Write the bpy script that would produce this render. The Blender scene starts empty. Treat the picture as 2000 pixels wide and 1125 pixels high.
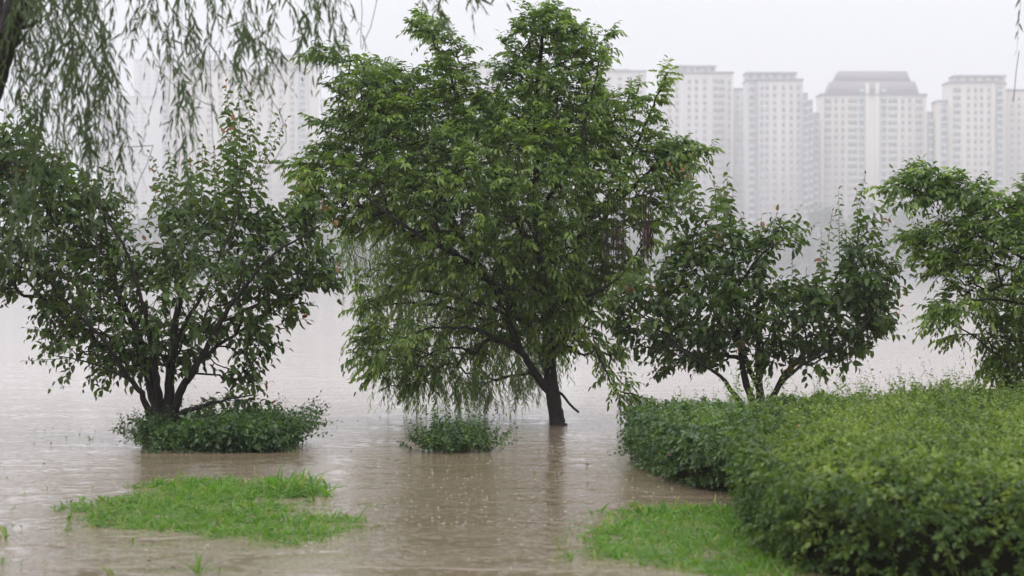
import bpy, math, numpy as np
from mathutils import Matrix, Vector

# ------------------------------------------------------------------ camera, sky, light, exposure
scene = bpy.context.scene
COL = scene.collection
F = 2000 * 85.0 / 36.0          # focal length in photograph pixels
CAMH, HORIZON = 1.6, 540.0      # metres above the flood water, row of the horizon

cam = bpy.data.cameras.new("camera")
cam.lens, cam.sensor_width, cam.clip_start, cam.clip_end = 85.0, 36.0, 0.5, 6000.0
cam.dof.use_dof, cam.dof.focus_distance, cam.dof.aperture_fstop = True, 24.5, 2.8
cam_ob = bpy.data.objects.new("camera", cam)
cam_ob.location = (0, 0, CAMH)
cam_ob.rotation_euler = (math.radians(90) - math.atan((562.5 - HORIZON) / F), 0, 0)
COL.objects.link(cam_ob)
scene.camera = cam_ob

SUN_EL, SUN_AZ = math.radians(58), math.radians(200)
world = bpy.data.worlds.new("World")
scene.world = world
world.use_nodes = True
wn, wl = world.node_tree.nodes, world.node_tree.links
wn.clear()
w_out = wn.new("ShaderNodeOutputWorld")
w_bg = wn.new("ShaderNodeBackground")
w_bg.inputs["Strength"].default_value = 0.1
w_sky = wn.new("ShaderNodeTexSky")
w_sky.sky_type = 'NISHITA'
w_sky.sun_disc = False
w_sky.sun_elevation, w_sky.sun_rotation = SUN_EL, SUN_AZ
w_sky.dust_density = 6.0
w_tc = wn.new("ShaderNodeTexCoord")
w_sep = wn.new("ShaderNodeSeparateXYZ")
w_max = wn.new("ShaderNodeMath"); w_max.operation = 'MAXIMUM'; w_max.inputs[1].default_value = 0.0
w_ma = wn.new("ShaderNodeMath"); w_ma.operation = 'MULTIPLY_ADD'
w_ma.inputs[1].default_value = 2.0; w_ma.inputs[2].default_value = 1.0   # overcast sky: brighter overhead
w_mul = wn.new("ShaderNodeVectorMath"); w_mul.operation = 'SCALE'
w_mul.inputs[0].default_value = (8.8, 8.95, 9.4)                        # rain-cloud layer
w_mix = wn.new("ShaderNodeMix"); w_mix.data_type = 'RGBA'; w_mix.inputs[0].default_value = 0.93
wl.new(w_tc.outputs["Generated"], w_sep.inputs[0])
wl.new(w_sep.outputs["Z"], w_max.inputs[0])
wl.new(w_max.outputs[0], w_ma.inputs[0])
wl.new(w_ma.outputs[0], w_mul.inputs["Scale"])
wl.new(w_sky.outputs[0], w_mix.inputs[6])
wl.new(w_mul.outputs[0], w_mix.inputs[7])
wl.new(w_mix.outputs[2], w_bg.inputs["Color"])
wl.new(w_bg.outputs[0], w_out.inputs["Surface"])

sun = bpy.data.lights.new("sun", 'SUN')
sun.energy, sun.angle, sun.color = 0.6, math.radians(35), (1.0, 0.97, 0.93)
sun_ob = bpy.data.objects.new("sun", sun)
sun_dir = Vector((math.sin(SUN_AZ) * math.cos(SUN_EL), math.cos(SUN_AZ) * math.cos(SUN_EL), math.sin(SUN_EL)))
sun_ob.rotation_euler = sun_dir.to_track_quat('Z', 'Y').to_euler()
sun_ob.location = (0, 0, 60)
COL.objects.link(sun_ob)

scene.view_settings.view_transform = 'Standard'
scene.view_settings.look = 'None'
scene.view_settings.gamma = 1.0
scene.view_settings.exposure = 0.0
scene.view_settings.use_curve_mapping = False
scene.render.engine = 'CYCLES'
cy = scene.cycles
cy.max_bounces, cy.diffuse_bounces, cy.glossy_bounces, cy.transmission_bounces, cy.volume_bounces = 4, 2, 2, 3, 1
cy.adaptive_threshold = 0.02
cy.use_denoising = True
cy.caustics_reflective = cy.caustics_refractive = False

rng = np.random.default_rng(7)
UP = np.array([0, 0, 1.0])


# ------------------------------------------------------------------ helpers
def P(px, py, Y):
    """the point that stands Y metres in front of the camera and shows at that place of the photograph"""
    px, py, Y = np.asarray(px, float), np.asarray(py, float), np.asarray(Y, float)
    return np.stack(np.broadcast_arrays((px - 1000) / F * Y, Y, CAMH + (HORIZON - py) / F * Y), -1)


def G(px, py):
    """the point of the water plane seen at that place"""
    return P(px, py, CAMH * F / (np.asarray(py, float) - HORIZON))


def norm(v):
    return v / np.maximum(np.linalg.norm(v, axis=-1, keepdims=True), 1e-9)


def rand_vec(n):
    return norm(rng.normal(size=(n, 3)))


def make_mesh(name, V, faces, mats, attrs=None, smooth=False, mat_idx=None):
    """faces: list of (n,k) integer arrays"""
    V = np.asarray(V, np.float32)
    faces = [np.asarray(f, np.int32) for f in faces if len(f)]
    me = bpy.data.meshes.new(name)
    me.vertices.add(len(V))
    me.vertices.foreach_set("co", V.ravel())
    nl = sum(f.size for f in faces)
    nf = sum(len(f) for f in faces)
    me.loops.add(nl)
    me.polygons.add(nf)
    me.loops.foreach_set("vertex_index", np.concatenate([f.ravel() for f in faces]))
    sizes = np.concatenate([np.full(len(f), f.shape[1], np.int32) for f in faces])
    starts = np.concatenate([[0], np.cumsum(sizes)[:-1]]).astype(np.int32)
    me.polygons.foreach_set("loop_start", starts)
    if smooth:
        me.polygons.foreach_set("use_smooth", np.ones(nf, bool))
    for m in (mats if isinstance(mats, (list, tuple)) else [mats]):
        me.materials.append(m)
    if mat_idx is not None:
        me.polygons.foreach_set("material_index", np.asarray(mat_idx, np.int32))
    for k, a in (attrs or {}).items():
        at = me.attributes.new(k, 'FLOAT', 'POINT')
        at.data.foreach_set("value", np.asarray(a, np.float32))
    me.update(calc_edges=True)
    return me


def add(name, me, parent=None, loc=(0, 0, 0), **props):
    o = bpy.data.objects.new(name, me)
    COL.objects.link(o)
    o.location = loc
    if parent is not None:
        o.parent = parent
    for k, v in props.items():
        o[k] = v
    return o


def empty(name, loc, label, category, group=None):
    o = add(name, None, None, loc, label=label, category=category)
    o.empty_display_size = 0.2
    if group:
        o["group"] = group
    return o


class MB:
    """collects plain shapes"""
    def __init__(self):
        self.V, self.F, self.n = [], {}, 0

    def put(self, V, faces):
        V = np.asarray(V, float)
        for f in faces:
            f = np.asarray(f)
            if len(f):
                self.F.setdefault(f.shape[1], []).append(f + self.n)
        self.V.append(V)
        self.n += len(V)

    def box(self, a, b):
        (x0, y0, z0), (x1, y1, z1) = a, b
        self.put([(x0, y0, z0), (x1, y0, z0), (x1, y1, z0), (x0, y1, z0), (x0, y0, z1), (x1, y0, z1), (x1, y1, z1), (x0, y1, z1)],
                 [[(0, 3, 2, 1), (4, 5, 6, 7), (0, 1, 5, 4), (1, 2, 6, 5), (2, 3, 7, 6), (3, 0, 4, 7)]])

    def frustum(self, xb0, xb1, zb, xt0, xt1, zt, y0, y1, iy):
        self.put([(xb0, y0, zb), (xb1, y0, zb), (xb1, y1, zb), (xb0, y1, zb),
                  (xt0, y0 + iy, zt), (xt1, y0 + iy, zt), (xt1, y1 - iy, zt), (xt0, y1 - iy, zt)],
                 [[(0, 3, 2, 1), (4, 5, 6, 7), (0, 1, 5, 4), (1, 2, 6, 5), (2, 3, 7, 6), (3, 0, 4, 7)]])

    def tube(self, pts, rad, sides=8):
        pts, rad = np.asarray(pts, float), np.asarray(rad, float)
        t = norm(np.gradient(pts, axis=0))
        ref = np.array([0.31, 0.9, 0.11])
        u = norm(np.cross(t, ref)); v = np.cross(t, u)
        a = np.arange(sides) * 2 * math.pi / sides
        ring = pts[:, None] + rad[:, None, None] * (np.cos(a)[None, :, None] * u[:, None] + np.sin(a)[None, :, None] * v[:, None])
        n = len(pts)
        i = np.arange(n - 1)[:, None] * sides
        j = np.arange(sides)[None]
        k = (j + 1) % sides
        f = np.stack([i + j, i + k, i + sides + k, i + sides + j], -1).reshape(-1, 4)
        self.put(np.concatenate([ring.reshape(-1, 3), pts[-1:] + t[-1:] * rad[-1]]), [f, np.stack([(n - 1) * sides + j[0], (n - 1) * sides + k[0], np.full(sides, n * sides)], -1)])

    def sticks(self, A, B, ra, rb, sides=3):
        """many straight thin prisms at once"""
        A, B = np.asarray(A, float), np.asarray(B, float)
        if not len(A):
            return
        t = norm(B - A)
        u = norm(np.cross(t, np.array([0.31, 0.9, 0.11]))); v = np.cross(t, u)
        a = np.arange(sides) * 2 * math.pi / sides
        c, s = np.cos(a)[None, :, None], np.sin(a)[None, :, None]
        off = c * u[:, None] + s * v[:, None]
        ra, rb = np.broadcast_to(ra, len(A)), np.broadcast_to(rb, len(A))
        V = np.stack([A[:, None] + off * ra[:, None, None], B[:, None] + off * rb[:, None, None]], 1)
        i = np.arange(len(A))[:, None] * 2 * sides
        j = np.arange(sides)[None]; k = (j + 1) % sides
        f = np.stack([i + j, i + k, i + sides + k, i + sides + j], -1).reshape(-1, 4)
        self.put(V.reshape(-1, 3), [f])

    def mesh(self, name, mats, smooth=False, base=(0, 0, 0)):
        V = np.concatenate(self.V) - np.asarray(base)
        return make_mesh(name, V, [np.concatenate(f) for f in self.F.values()], mats, smooth=smooth)


# ------------------------------------------------------------------ materials
def new_mat(name):
    m = bpy.data.materials.new(name)
    m.use_nodes = True
    n, l = m.node_tree.nodes, m.node_tree.links
    return m, n, l, n["Principled BSDF"]


def plain_mat(name, c0, c1, scale=6.0, rough=0.7, bump=0.0, detail=4.0, spec=0.5):
    m, n, l, b = new_mat(name)
    tc = n.new("ShaderNodeTexCoord")
    no = n.new("ShaderNodeTexNoise"); no.inputs["Scale"].default_value = scale; no.inputs["Detail"].default_value = detail
    mx = n.new("ShaderNodeMix"); mx.data_type = 'RGBA'
    mx.inputs[6].default_value = (*c0, 1); mx.inputs[7].default_value = (*c1, 1)
    l.new(tc.outputs["Object"], no.inputs["Vector"])
    l.new(no.outputs["Fac"], mx.inputs[0]); l.new(mx.outputs[2], b.inputs["Base Color"])
    b.inputs["Roughness"].default_value = rough
    b.inputs["Specular IOR Level"].default_value = spec
    if bump:
        bp = n.new("ShaderNodeBump"); bp.inputs["Strength"].default_value = bump; bp.inputs["Distance"].default_value = 0.02
        l.new(no.outputs["Fac"], bp.inputs["Height"]); l.new(bp.outputs[0], b.inputs["Normal"])
    return m


def leaf_mat(name, c0, c1, young, rough=0.4, trans=0.35, spec=0.5):
    """leaf: every leaf has its own tint and some are young growth of another colour"""
    m, n, l, b = new_mat(name)
    at = n.new("ShaderNodeAttribute"); at.attribute_name = "tint"
    ay = n.new("ShaderNodeAttribute"); ay.attribute_name = "young"
    mx = n.new("ShaderNodeMix"); mx.data_type = 'RGBA'
    mx.inputs[6].default_value = (*c0, 1); mx.inputs[7].default_value = (*c1, 1)
    my = n.new("ShaderNodeMix"); my.data_type = 'RGBA'; my.inputs[7].default_value = (*young, 1)
    l.new(at.outputs["Fac"], mx.inputs[0]); l.new(ay.outputs["Fac"], my.inputs[0]); l.new(mx.outputs[2], my.inputs[6])
    l.new(my.outputs[2], b.inputs["Base Color"])
    b.inputs["Roughness"].default_value = rough
    b.inputs["Specular IOR Level"].default_value = spec
    tr = n.new("ShaderNodeBsdfTranslucent")
    tm = n.new("ShaderNodeMix"); tm.data_type = 'RGBA'; tm.blend_type = 'MULTIPLY'; tm.inputs[0].default_value = 1.0
    tm.inputs[7].default_value = (1.0, 1.0, 1.0, 1) if "petal" in name else (1.6, 1.7, 0.8, 1)
    l.new(my.outputs[2], tm.inputs[6]); l.new(tm.outputs[2], tr.inputs["Color"])
    ms = n.new("ShaderNodeMixShader"); ms.inputs[0].default_value = trans
    l.new(b.outputs[0], ms.inputs[1]); l.new(tr.outputs[0], ms.inputs[2])
    l.new(ms.outputs[0], n["Material Output"].inputs["Surface"])
    return m


M_ASH = leaf_mat("ash_leaf", (0.048, 0.096, 0.017), (0.145, 0.215, 0.040), (0.26, 0.35, 0.08), rough=0.38, spec=0.45, trans=0.44)
M_PEAR = leaf_mat("pear_leaf", (0.022, 0.050, 0.011), (0.090, 0.142, 0.027), (0.20, 0.085, 0.045), rough=0.40, spec=0.4, trans=0.4)
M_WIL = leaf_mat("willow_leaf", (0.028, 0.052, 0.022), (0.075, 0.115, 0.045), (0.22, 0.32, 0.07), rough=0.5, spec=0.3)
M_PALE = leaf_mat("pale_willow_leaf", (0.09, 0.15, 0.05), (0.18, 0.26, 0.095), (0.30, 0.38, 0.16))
M_HEDGE = leaf_mat("hedge_leaf", (0.028, 0.064, 0.014), (0.088, 0.150, 0.026), (0.225, 0.29, 0.06), rough=0.5, spec=0.35)
M_ROSE = leaf_mat("rose_leaf", (0.024, 0.058, 0.018), (0.070, 0.13, 0.032), (0.18, 0.28, 0.06))
M_COVER = leaf_mat("cover_leaf", (0.018, 0.045, 0.014), (0.060, 0.12, 0.028), (0.15, 0.27, 0.06))
M_GRASS = leaf_mat("grass_blade", (0.052, 0.130, 0.013), (0.125, 0.255, 0.030), (0.24, 0.26, 0.08), rough=0.5, trans=0.4, spec=0.3)
M_DEAD = leaf_mat("withered_leaf", (0.010, 0.007, 0.007), (0.03, 0.016, 0.013), (0.10, 0.03, 0.025), trans=0.12)
M_FARLEAF = leaf_mat("far_leaf", (0.02, 0.045, 0.018), (0.055, 0.10, 0.03), (0.12, 0.17, 0.06), rough=0.7)
M_PETAL = leaf_mat("pink_petal", (0.50, 0.20, 0.27), (0.60, 0.34, 0.40), (0.8, 0.5, 0.5))
M_BARK = plain_mat("wet_bark", (0.006, 0.005, 0.0045), (0.028, 0.023, 0.019), 24, 0.7, 0.7, spec=0.2)
M_TWIG = plain_mat("twig_bark", (0.012, 0.010, 0.008), (0.04, 0.028, 0.02), 30, 0.7, spec=0.2)
M_GREENTWIG = plain_mat("green_twig", (0.045, 0.055, 0.02), (0.09, 0.10, 0.04), 30, 0.6)
M_CORE = plain_mat("hedge_twig_shade", (0.006, 0.008, 0.004), (0.022, 0.022, 0.010), 45, 1.0, 0.8, spec=0.0)  # near-black colour carries the shade among the inner twigs
M_SOIL = plain_mat("wet_soil", (0.045, 0.032, 0.022), (0.10, 0.075, 0.05), 9, 0.6, 0.4)
M_WALL = plain_mat("tower_wall", (0.48, 0.43, 0.39), (0.54, 0.49, 0.45), 0.08, 0.8)
M_WALL2 = plain_mat("tower_wall_grey", (0.43, 0.40, 0.39), (0.49, 0.46, 0.45), 0.08, 0.8)
M_TRIM = plain_mat("tower_trim", (0.52, 0.49, 0.45), (0.58, 0.55, 0.51), 0.1, 0.8)
M_ROOF = plain_mat("tower_roof", (0.17, 0.155, 0.165), (0.22, 0.20, 0.215), 0.2, 0.7)
M_GLASS = plain_mat("tower_glass", (0.15, 0.155, 0.165), (0.21, 0.21, 0.22), 0.3, 0.25)
M_GLASS2 = plain_mat("tower_glass_curtained", (0.20, 0.19, 0.18), (0.26, 0.25, 0.24), 0.3, 0.35)
M_BAY = plain_mat("tower_bay_glass", (0.10, 0.12, 0.15), (0.16, 0.19, 0.23), 0.3, 0.25)
M_BALC = plain_mat("tower_balcony", (0.42, 0.46, 0.50), (0.5, 0.54, 0.58), 0.3, 0.5)
M_EMBANK = plain_mat("embankment_concrete", (0.16, 0.18, 0.21), (0.22, 0.24, 0.27), 0.05, 0.8)


def water_mat():
    m, n, l, b = new_mat("flood_water")
    tc = n.new("ShaderNodeTexCoord")
    sep = n.new("ShaderNodeSeparateXYZ"); l.new(tc.outputs["Object"], sep.inputs[0])
    # silt clouds in the water
    s = n.new("ShaderNodeTexNoise"); s.inputs["Scale"].default_value = 0.35; s.inputs["Detail"].default_value = 4
    l.new(tc.outputs["Object"], s.inputs["Vector"])
    mx = n.new("ShaderNodeMix"); mx.data_type = 'RGBA'
    mx.inputs[6].default_value = (0.165, 0.120, 0.075, 1); mx.inputs[7].default_value = (0.225, 0.172, 0.120, 1)
    l.new(s.outputs["Fac"], mx.inputs[0])
    # main channel: pale silt, with missing sky reflection painted into its colour
    ch = n.new("ShaderNodeMapRange"); ch.interpolation_type = 'SMOOTHSTEP'
    ch.inputs[1].default_value = 22.0; ch.inputs[2].default_value = 40.0
    l.new(sep.outputs["Y"], ch.inputs[0])
    mc = n.new("ShaderNodeMix"); mc.data_type = 'RGBA'; mc.inputs[7].default_value = (0.43, 0.365, 0.32, 1)
    l.new(ch.outputs[0], mc.inputs[0]); l.new(mx.outputs[2], mc.inputs[6]); l.new(mc.outputs[2], b.inputs["Base Color"])
    b.inputs["Roughness"].default_value = 0.07
    b.inputs["IOR"].default_value = 1.333
    # waves of several lengths, drawn out across the wind
    def noise(scale, sx, sy, detail=2.0):
        mp = n.new("ShaderNodeMapping"); mp.inputs["Scale"].default_value = (sx, sy, 1)
        l.new(tc.outputs["Object"], mp.inputs["Vector"])
        t = n.new("ShaderNodeTexNoise"); t.inputs["Scale"].default_value = scale; t.inputs["Detail"].default_value = detail; t.inputs["Distortion"].default_value = 0.8
        l.new(mp.outputs[0], t.inputs["Vector"])
        return t.outputs["Fac"]
    def math_(op, a, c):
        k = n.new("ShaderNodeMath"); k.operation = op
        for i, x in enumerate((a, c)):
            if isinstance(x, (int, float)): k.inputs[i].default_value = x
            else: l.new(x, k.inputs[i])
        return k.outputs[0]
    long_w = noise(2.4, 0.8, 1.0, 2.0)
    mid_w = noise(9.0, 1.0, 0.8, 2.0)
    fine_w = noise(24.0, 0.9, 1.0, 2.0)
    # rings of rain drops
    def rings(scale, freq, off):
        mp = n.new("ShaderNodeMapping"); mp.inputs["Location"].default_value = (off, off * 0.37, 0)
        l.new(tc.outputs["Object"], mp.inputs["Vector"])
        v = n.new("ShaderNodeTexVoronoi"); v.voronoi_dimensions = '2D'; v.inputs["Scale"].default_value = scale
        l.new(mp.outputs[0], v.inputs["Vector"])
        d = v.outputs["Distance"]
        wv = math_('SINE', math_('MULTIPLY', d, freq), 0.0)
        fall = math_('POWER', 2.718, math_('MULTIPLY', d, -7.0))
        return math_('MULTIPLY', wv, fall)
    r = math_('ADD', rings(4.5, 40.0, 0.0), rings(7.0, 34.0, 3.3))
    # gusts: calm and rough patches
    gust = noise(1.5, 0.8, 1.0, 5.0)
    gr = n.new("ShaderNodeMapRange"); gr.inputs[1].default_value = 0.43; gr.inputs[2].default_value = 0.57
    gr.inputs[3].default_value = 0.10; gr.inputs[4].default_value = 1.15
    l.new(gust, gr.inputs[0])
    h = math_('ADD', math_('MULTIPLY', fine_w, 0.0058), math_('MULTIPLY', mid_w, 0.0080))
    h2 = math_('ADD', math_('MULTIPLY', long_w, 0.007), math_('MULTIPLY', r, 0.0024))
    h = math_('ADD', math_('MULTIPLY', h, gr.outputs[0]), h2)
    dr = n.new("ShaderNodeMapRange"); dr.interpolation_type = 'SMOOTHSTEP'
    dr.inputs[1].default_value = 20.0; dr.inputs[2].default_value = 60.0
    dr.inputs[3].default_value = 1.0; dr.inputs[4].default_value = 0.75
    l.new(sep.outputs["Y"], dr.inputs[0])
    h = math_('MULTIPLY', h, dr.outputs[0])
    bp = n.new("ShaderNodeBump"); bp.inputs["Strength"].default_value = 1.0; bp.inputs["Distance"].default_value = 1.0
    l.new(h, bp.inputs["Height"]); l.new(bp.outputs[0], b.inputs["Normal"])
    return m


M_WATER = water_mat()
m, n_, l_, b_ = new_mat("splash_water")
b_.inputs["Base Color"].default_value = (0.42, 0.38, 0.34, 1); b_.inputs["Roughness"].default_value = 0.15
M_SPLASH = m

# ------------------------------------------------------------------ ground, water, far bank
def island_height(x, y):
    h = np.full(np.shape(x), -0.35)
    for cx, cy_, rx, ry, top in ((-2.15, 17.0, 1.7, 1.5, -0.012), (-1.75, 18.6, 0.9, 0.7, -0.012), (1.35, 14.8, 1.1, 1.7, -0.012),
                                 (3.4, 17.5, 2.6, 4.6, -0.012), (-2.75, 23.2, 1.2, 1.2, 0.02), (-0.5, 22.3, 0.5, 0.5, -0.02)):
        d = np.sqrt(((x - cx) / rx) ** 2 + ((y - cy_) / ry) ** 2)
        h = np.maximum(h, top - 0.16 * np.maximum(d - 0.3, 0) ** 1.5)
    return h


xs = np.concatenate([[-1500, -600, -250, -100, -40, -15], np.linspace(-7, 7, 113), [15, 40, 100, 250, 600, 1500]])
ys = np.concatenate([[-60, -10, 4], np.linspace(9, 32, 140), [40, 80, 200, 500, 900, 944, 952, 962, 975, 1000, 1200, 1700, 3000]])
gx, gy = np.meshgrid(xs, ys)
gz = island_height(gx, gy)
gz = np.where(gy > 31, -0.35 - np.minimum((gy - 31) * 0.05, 3.0), gz)
far = np.clip((gy - 944) / 22, 0, 1)
gz = np.where(gy > 930, -3.3 + far * 5.4, gz)
nx, ny = len(xs), len(ys)
i = (np.arange(ny - 1)[:, None] * nx + np.arange(nx - 1)[None]).ravel()
me = make_mesh("ground", np.stack([gx, gy, gz], -1).reshape(-1, 3), [np.stack([i, i + 1, i + nx + 1, i + nx], -1)], M_SOIL, smooth=True)
add("ground", me, kind="structure")

me = make_mesh("water", [(-1400, -50, 0), (1400, -50, 0), (1400, 962, 0), (-1400, 962, 0)], [[(0, 1, 2, 3)]], M_WATER)
add("water", me, kind="structure")

b = MB()
b.box((-600, 950, -3.5), (600, 951.2, 1.4))
b.box((-600, 949.8, 1.402), (600, 951.4, 1.7))
add("embankment_wall", b.mesh("embankment_wall", M_EMBANK), label="low grey flood wall along the far river bank", category="wall")

# ------------------------------------------------------------------ leaves
def leaf_template(width, curve, fold, belly=0.4, thin=False):
    """a blade one unit long: x across, y along, z up"""
    w1, w2 = width * 0.5, width * 0.5 * 0.78
    y1, y2 = belly * 0.75, belly + 0.30
    z = lambda y: -curve * y * y
    if thin:
        V = [(0, 0, 0), (-w1, y1, z(y1)), (w1, y1, z(y1)), (-w2, y2, z(y2)), (w2, y2, z(y2)), (0, 1, z(1))]
        return np.array(V), [np.array([(0, 2, 1), (3, 4, 5)]), np.array([(1, 2, 4, 3)])]
    f1, f2 = fold * w1, fold * w2
    V = [(0, 0, 0), (-w1, y1, z(y1) + f1), (0, y1, z(y1)), (w1, y1, z(y1) + f1),
         (-w2, y2, z(y2) + f2), (0, y2, z(y2)), (w2, y2, z(y2) + f2), (0, 1, z(1))]
    return np.array(V), [np.array([(0, 2, 1), (0, 3, 2), (4, 5, 7), (5, 6, 7)]), np.array([(1, 2, 5, 4), (2, 3, 6, 5)])]


T_PEAR = leaf_template(0.52, 0.34, 0.55)
T_ASH = leaf_template(0.40, 0.30, 0.4)
T_WIL = leaf_template(0.16, 0.22, 0, 0.35, thin=True)
T_PALE = leaf_template(0.13, 0.35, 0, 0.35, thin=True)
T_HEDGE = leaf_template(0.62, 0.20, 0.35)
T_COVER = leaf_template(0.66, 0.25, 0.3)
T_BLADE = leaf_template(0.085, 0.55, 0, 0.3, thin=True)
T_BROAD = leaf_template(0.20, 0.6, 0.4, 0.35)
T_PETAL = leaf_template(0.95, -0.5, 0.3, 0.5)


class Leaves:
    def __init__(self):
        self.p, self.d, self.n, self.s, self.t, self.y = [], [], [], [], [], []

    def put(self, p, d, n, s, t, y):
        k = len(p)
        self.p.append(p); self.d.append(d); self.n.append(n)
        self.s.append(np.broadcast_to(s, k)); self.t.append(np.broadcast_to(t, k)); self.y.append(np.broadcast_to(y, k))

    def arrays(self):
        p, d, n = map(np.concatenate, (self.p, self.d, self.n))
        d = norm(d)
        n = norm(n - (n * d).sum(1, keepdims=True) * d)
        return p, d, n, np.concatenate(self.s), np.clip(np.concatenate(self.t), 0, 1), np.clip(np.concatenate(self.y), 0, 1)

    def build(self, parent, base, tmpl, mat, name="crown", single="leaf", singles=300, min_px=9.0, label=None):
        """most leaves in one mesh; those that show largest as objects of their own"""
        p, d, n, s, t, y = self.arrays()
        x = np.cross(d, n)
        R = np.stack([x, d, n], -1)                     # columns
        # which leaves show largest: in the frame, foremost of their small patch of the picture
        Y = np.maximum(p[:, 1], 1)
        mid = p + d * s[:, None] * 0.5
        u = 1000 + F * mid[:, 0] / Y; v = HORIZON - F * (mid[:, 2] - CAMH) / Y
        size = s * F / Y * (0.35 + 0.65 * np.abs(n[:, 1])) * np.sqrt(np.maximum(1 - d[:, 1] ** 2, 0.02))
        ok = (u > 4) & (u < 1996) & (v > 4) & (v < 1121) & (size > min_px)
        cell = (u // 9).astype(int) * 1000 + (v // 9).astype(int)
        order = np.lexsort((Y, cell))
        first = np.zeros(len(p), bool)
        first[order[np.concatenate([[True], np.diff(cell[order]) != 0])]] = True
        cand = np.where(ok & first)[0]
        pick = cand[np.argsort(-size[cand])][:singles] if singles else np.array([], int)
        rest = np.ones(len(p), bool); rest[pick] = False
        tv, tf = tmpl
        V = (p[rest] - base)[:, None] + np.einsum('nij,kj->nki', R[rest], tv) * s[rest][:, None, None]
        k = len(tv)
        off = np.arange(rest.sum())[:, None, None] * k
        faces = [(f[None] + off).reshape(-1, f.shape[1]) for f in tf]
        me = make_mesh(name, V.reshape(-1, 3), faces, mat, {"tint": np.repeat(t[rest], k), "young": np.repeat(y[rest], k)}, smooth=True)
        o = add(name, me, parent, kind="stuff")
        cache = {}
        for i in pick:
            key = (int(t[i] * 4.99), int(y[i] * 2.99))
            if key not in cache:
                cache[key] = make_mesh(single, tv, tf, mat, {"tint": np.full(k, (key[0] + 0.5) / 5), "young": np.full(k, key[1] / 2)}, smooth=True)
            q = bpy.data.objects.new(single, cache[key])
            COL.objects.link(q)
            mt = np.eye(4); mt[:3, :3] = R[i] * s[i]; mt[:3, 3] = p[i] - base
            q.matrix_basis = Matrix(mt.tolist())
            q.parent = parent
        return o


def shoots(LV, TW, S, D, L, nleaf, size, sag=0.1, out=0.8, fwd=0.6, droop=0.25, spiral=True, tint=None, young=0.0,
           young_tip=0, twig=0.0016, t0=0.12, jitter=0.2, flat=0.5, tipscale=0.7):
    """leafy shoots: start S, direction D, length L; leaves along them into LV, stems into TW"""
    S, D = np.asarray(S, float), norm(np.asarray(D, float))
    N = len(S)
    L = np.broadcast_to(L, N).astype(float); sag = np.broadcast_to(sag, N)
    tint = rng.random(N) if tint is None else np.broadcast_to(tint, N)
    young = np.broadcast_to(young, N)
    roll = rng.random(N) * 6.283
    vary = np.clip(rng.normal(1.0, 0.2, N), 0.6, 1.5)
    def pos(t):
        q = S + D * (L * t)[:, None]
        q[:, 2] -= sag * L * t * t
        return q
    if TW is not None:
        prev = S
        for a, c in ((0.0, 0.34), (0.34, 0.67), (0.67, 1.0)):
            nxt = pos(np.full(N, c))
            TW.sticks(prev, nxt, twig * (1 - 0.6 * a), twig * (1 - 0.6 * c))
            prev = nxt
    for j in range(nleaf):
        t = np.clip(t0 + (1 - t0) * (j + rng.random(N) * 0.5) / nleaf, 0, 1) if j < nleaf - 1 else np.ones(N)
        p = pos(t)
        tan = D.copy(); tan[:, 2] -= 2 * sag * t; tan = norm(tan)
        u = np.cross(tan, UP); bad = np.linalg.norm(u, axis=1) < 0.15
        u[bad] = np.array([1, 0, 0]); u = norm(u); v = np.cross(u, tan)
        if spiral:
            a = roll + j * 2.4
            lat = np.cos(a)[:, None] * u + np.sin(a)[:, None] * v
        else:
            lat = u * (1 if j % 2 else -1) + v * (rng.random(N)[:, None] - 0.5) * 0.6
        last = j == nleaf - 1
        d = tan * (1.0 if last else fwd) + lat * (0.15 if last else out) + rng.normal(size=(N, 3)) * jitter
        d[:, 2] -= droop
        n = UP * 1.0 + lat * 0.25 + rng.normal(size=(N, 3)) * flat
        sz = size * vary * (0.75 + 0.5 * rng.random(N)) * (1 - (1 - tipscale) * (j / max(nleaf - 1, 1)) ** 3)
        yy = np.clip(young + (young_tip if j >= nleaf - 3 else 0) * (rng.random(N) < 0.75), 0, 1) * np.ones(N)
        LV.put(p, d, n, sz, np.clip(tint + rng.normal(size=N) * 0.18, 0, 1), yy)


# ------------------------------------------------------------------ growing trees
def in_poly(poly, q):
    x, y = q[:, 0], q[:, 1]
    r = np.zeros(len(q), bool)
    for (x0, y0), (x1, y1) in zip(poly, np.roll(poly, -1, 0)):
        c = (y0 > y) != (y1 > y)
        r ^= c & (x < (x1 - x0) * (y - y0) / (y1 - y0 + 1e-12) + x0)
    return r


def edge_dist(poly, q):
    d = np.full(len(q), 1e9)
    for a, c in zip(poly, np.roll(poly, -1, 0)):
        ab = c - a
        t = np.clip(((q - a) @ ab) / max(ab @ ab, 1e-9), 0, 1)
        d = np.minimum(d, np.linalg.norm(q - a - t[:, None] * ab, axis=1))
    return d


def fill_poly(poly, n, holes=()):
    """n scattered places inside an outline, none in its gaps (cx, cy, rx, ry)"""
    poly = np.asarray(poly, float)
    lo, hi = poly.min(0), poly.max(0)
    got = []
    while sum(map(len, got)) < n:
        q = lo + rng.random((n * 2, 2)) * (hi - lo)
        q = q[in_poly(poly, q)]
        for cx, cy_, rx, ry, *ch in holes:
            q = q[(rng.random(len(q)) > (ch[0] if ch else 1.0)) | (((q[:, 0] - cx) / rx) ** 2 + ((q[:, 1] - cy_) / ry) ** 2 > rng.random(len(q)) * 0.5 + 0.6)]
        got.append(q)
    q = np.concatenate(got)[:n]
    return q, edge_dist(poly, q)


def fill_crown(poly, n, holes=(), inset=16):
    q, ed = fill_poly(poly, int(n * 1.35), holes)
    k = rng.random(len(q)) * inset < ed
    return q[k][:n], ed[k][:n]


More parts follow.
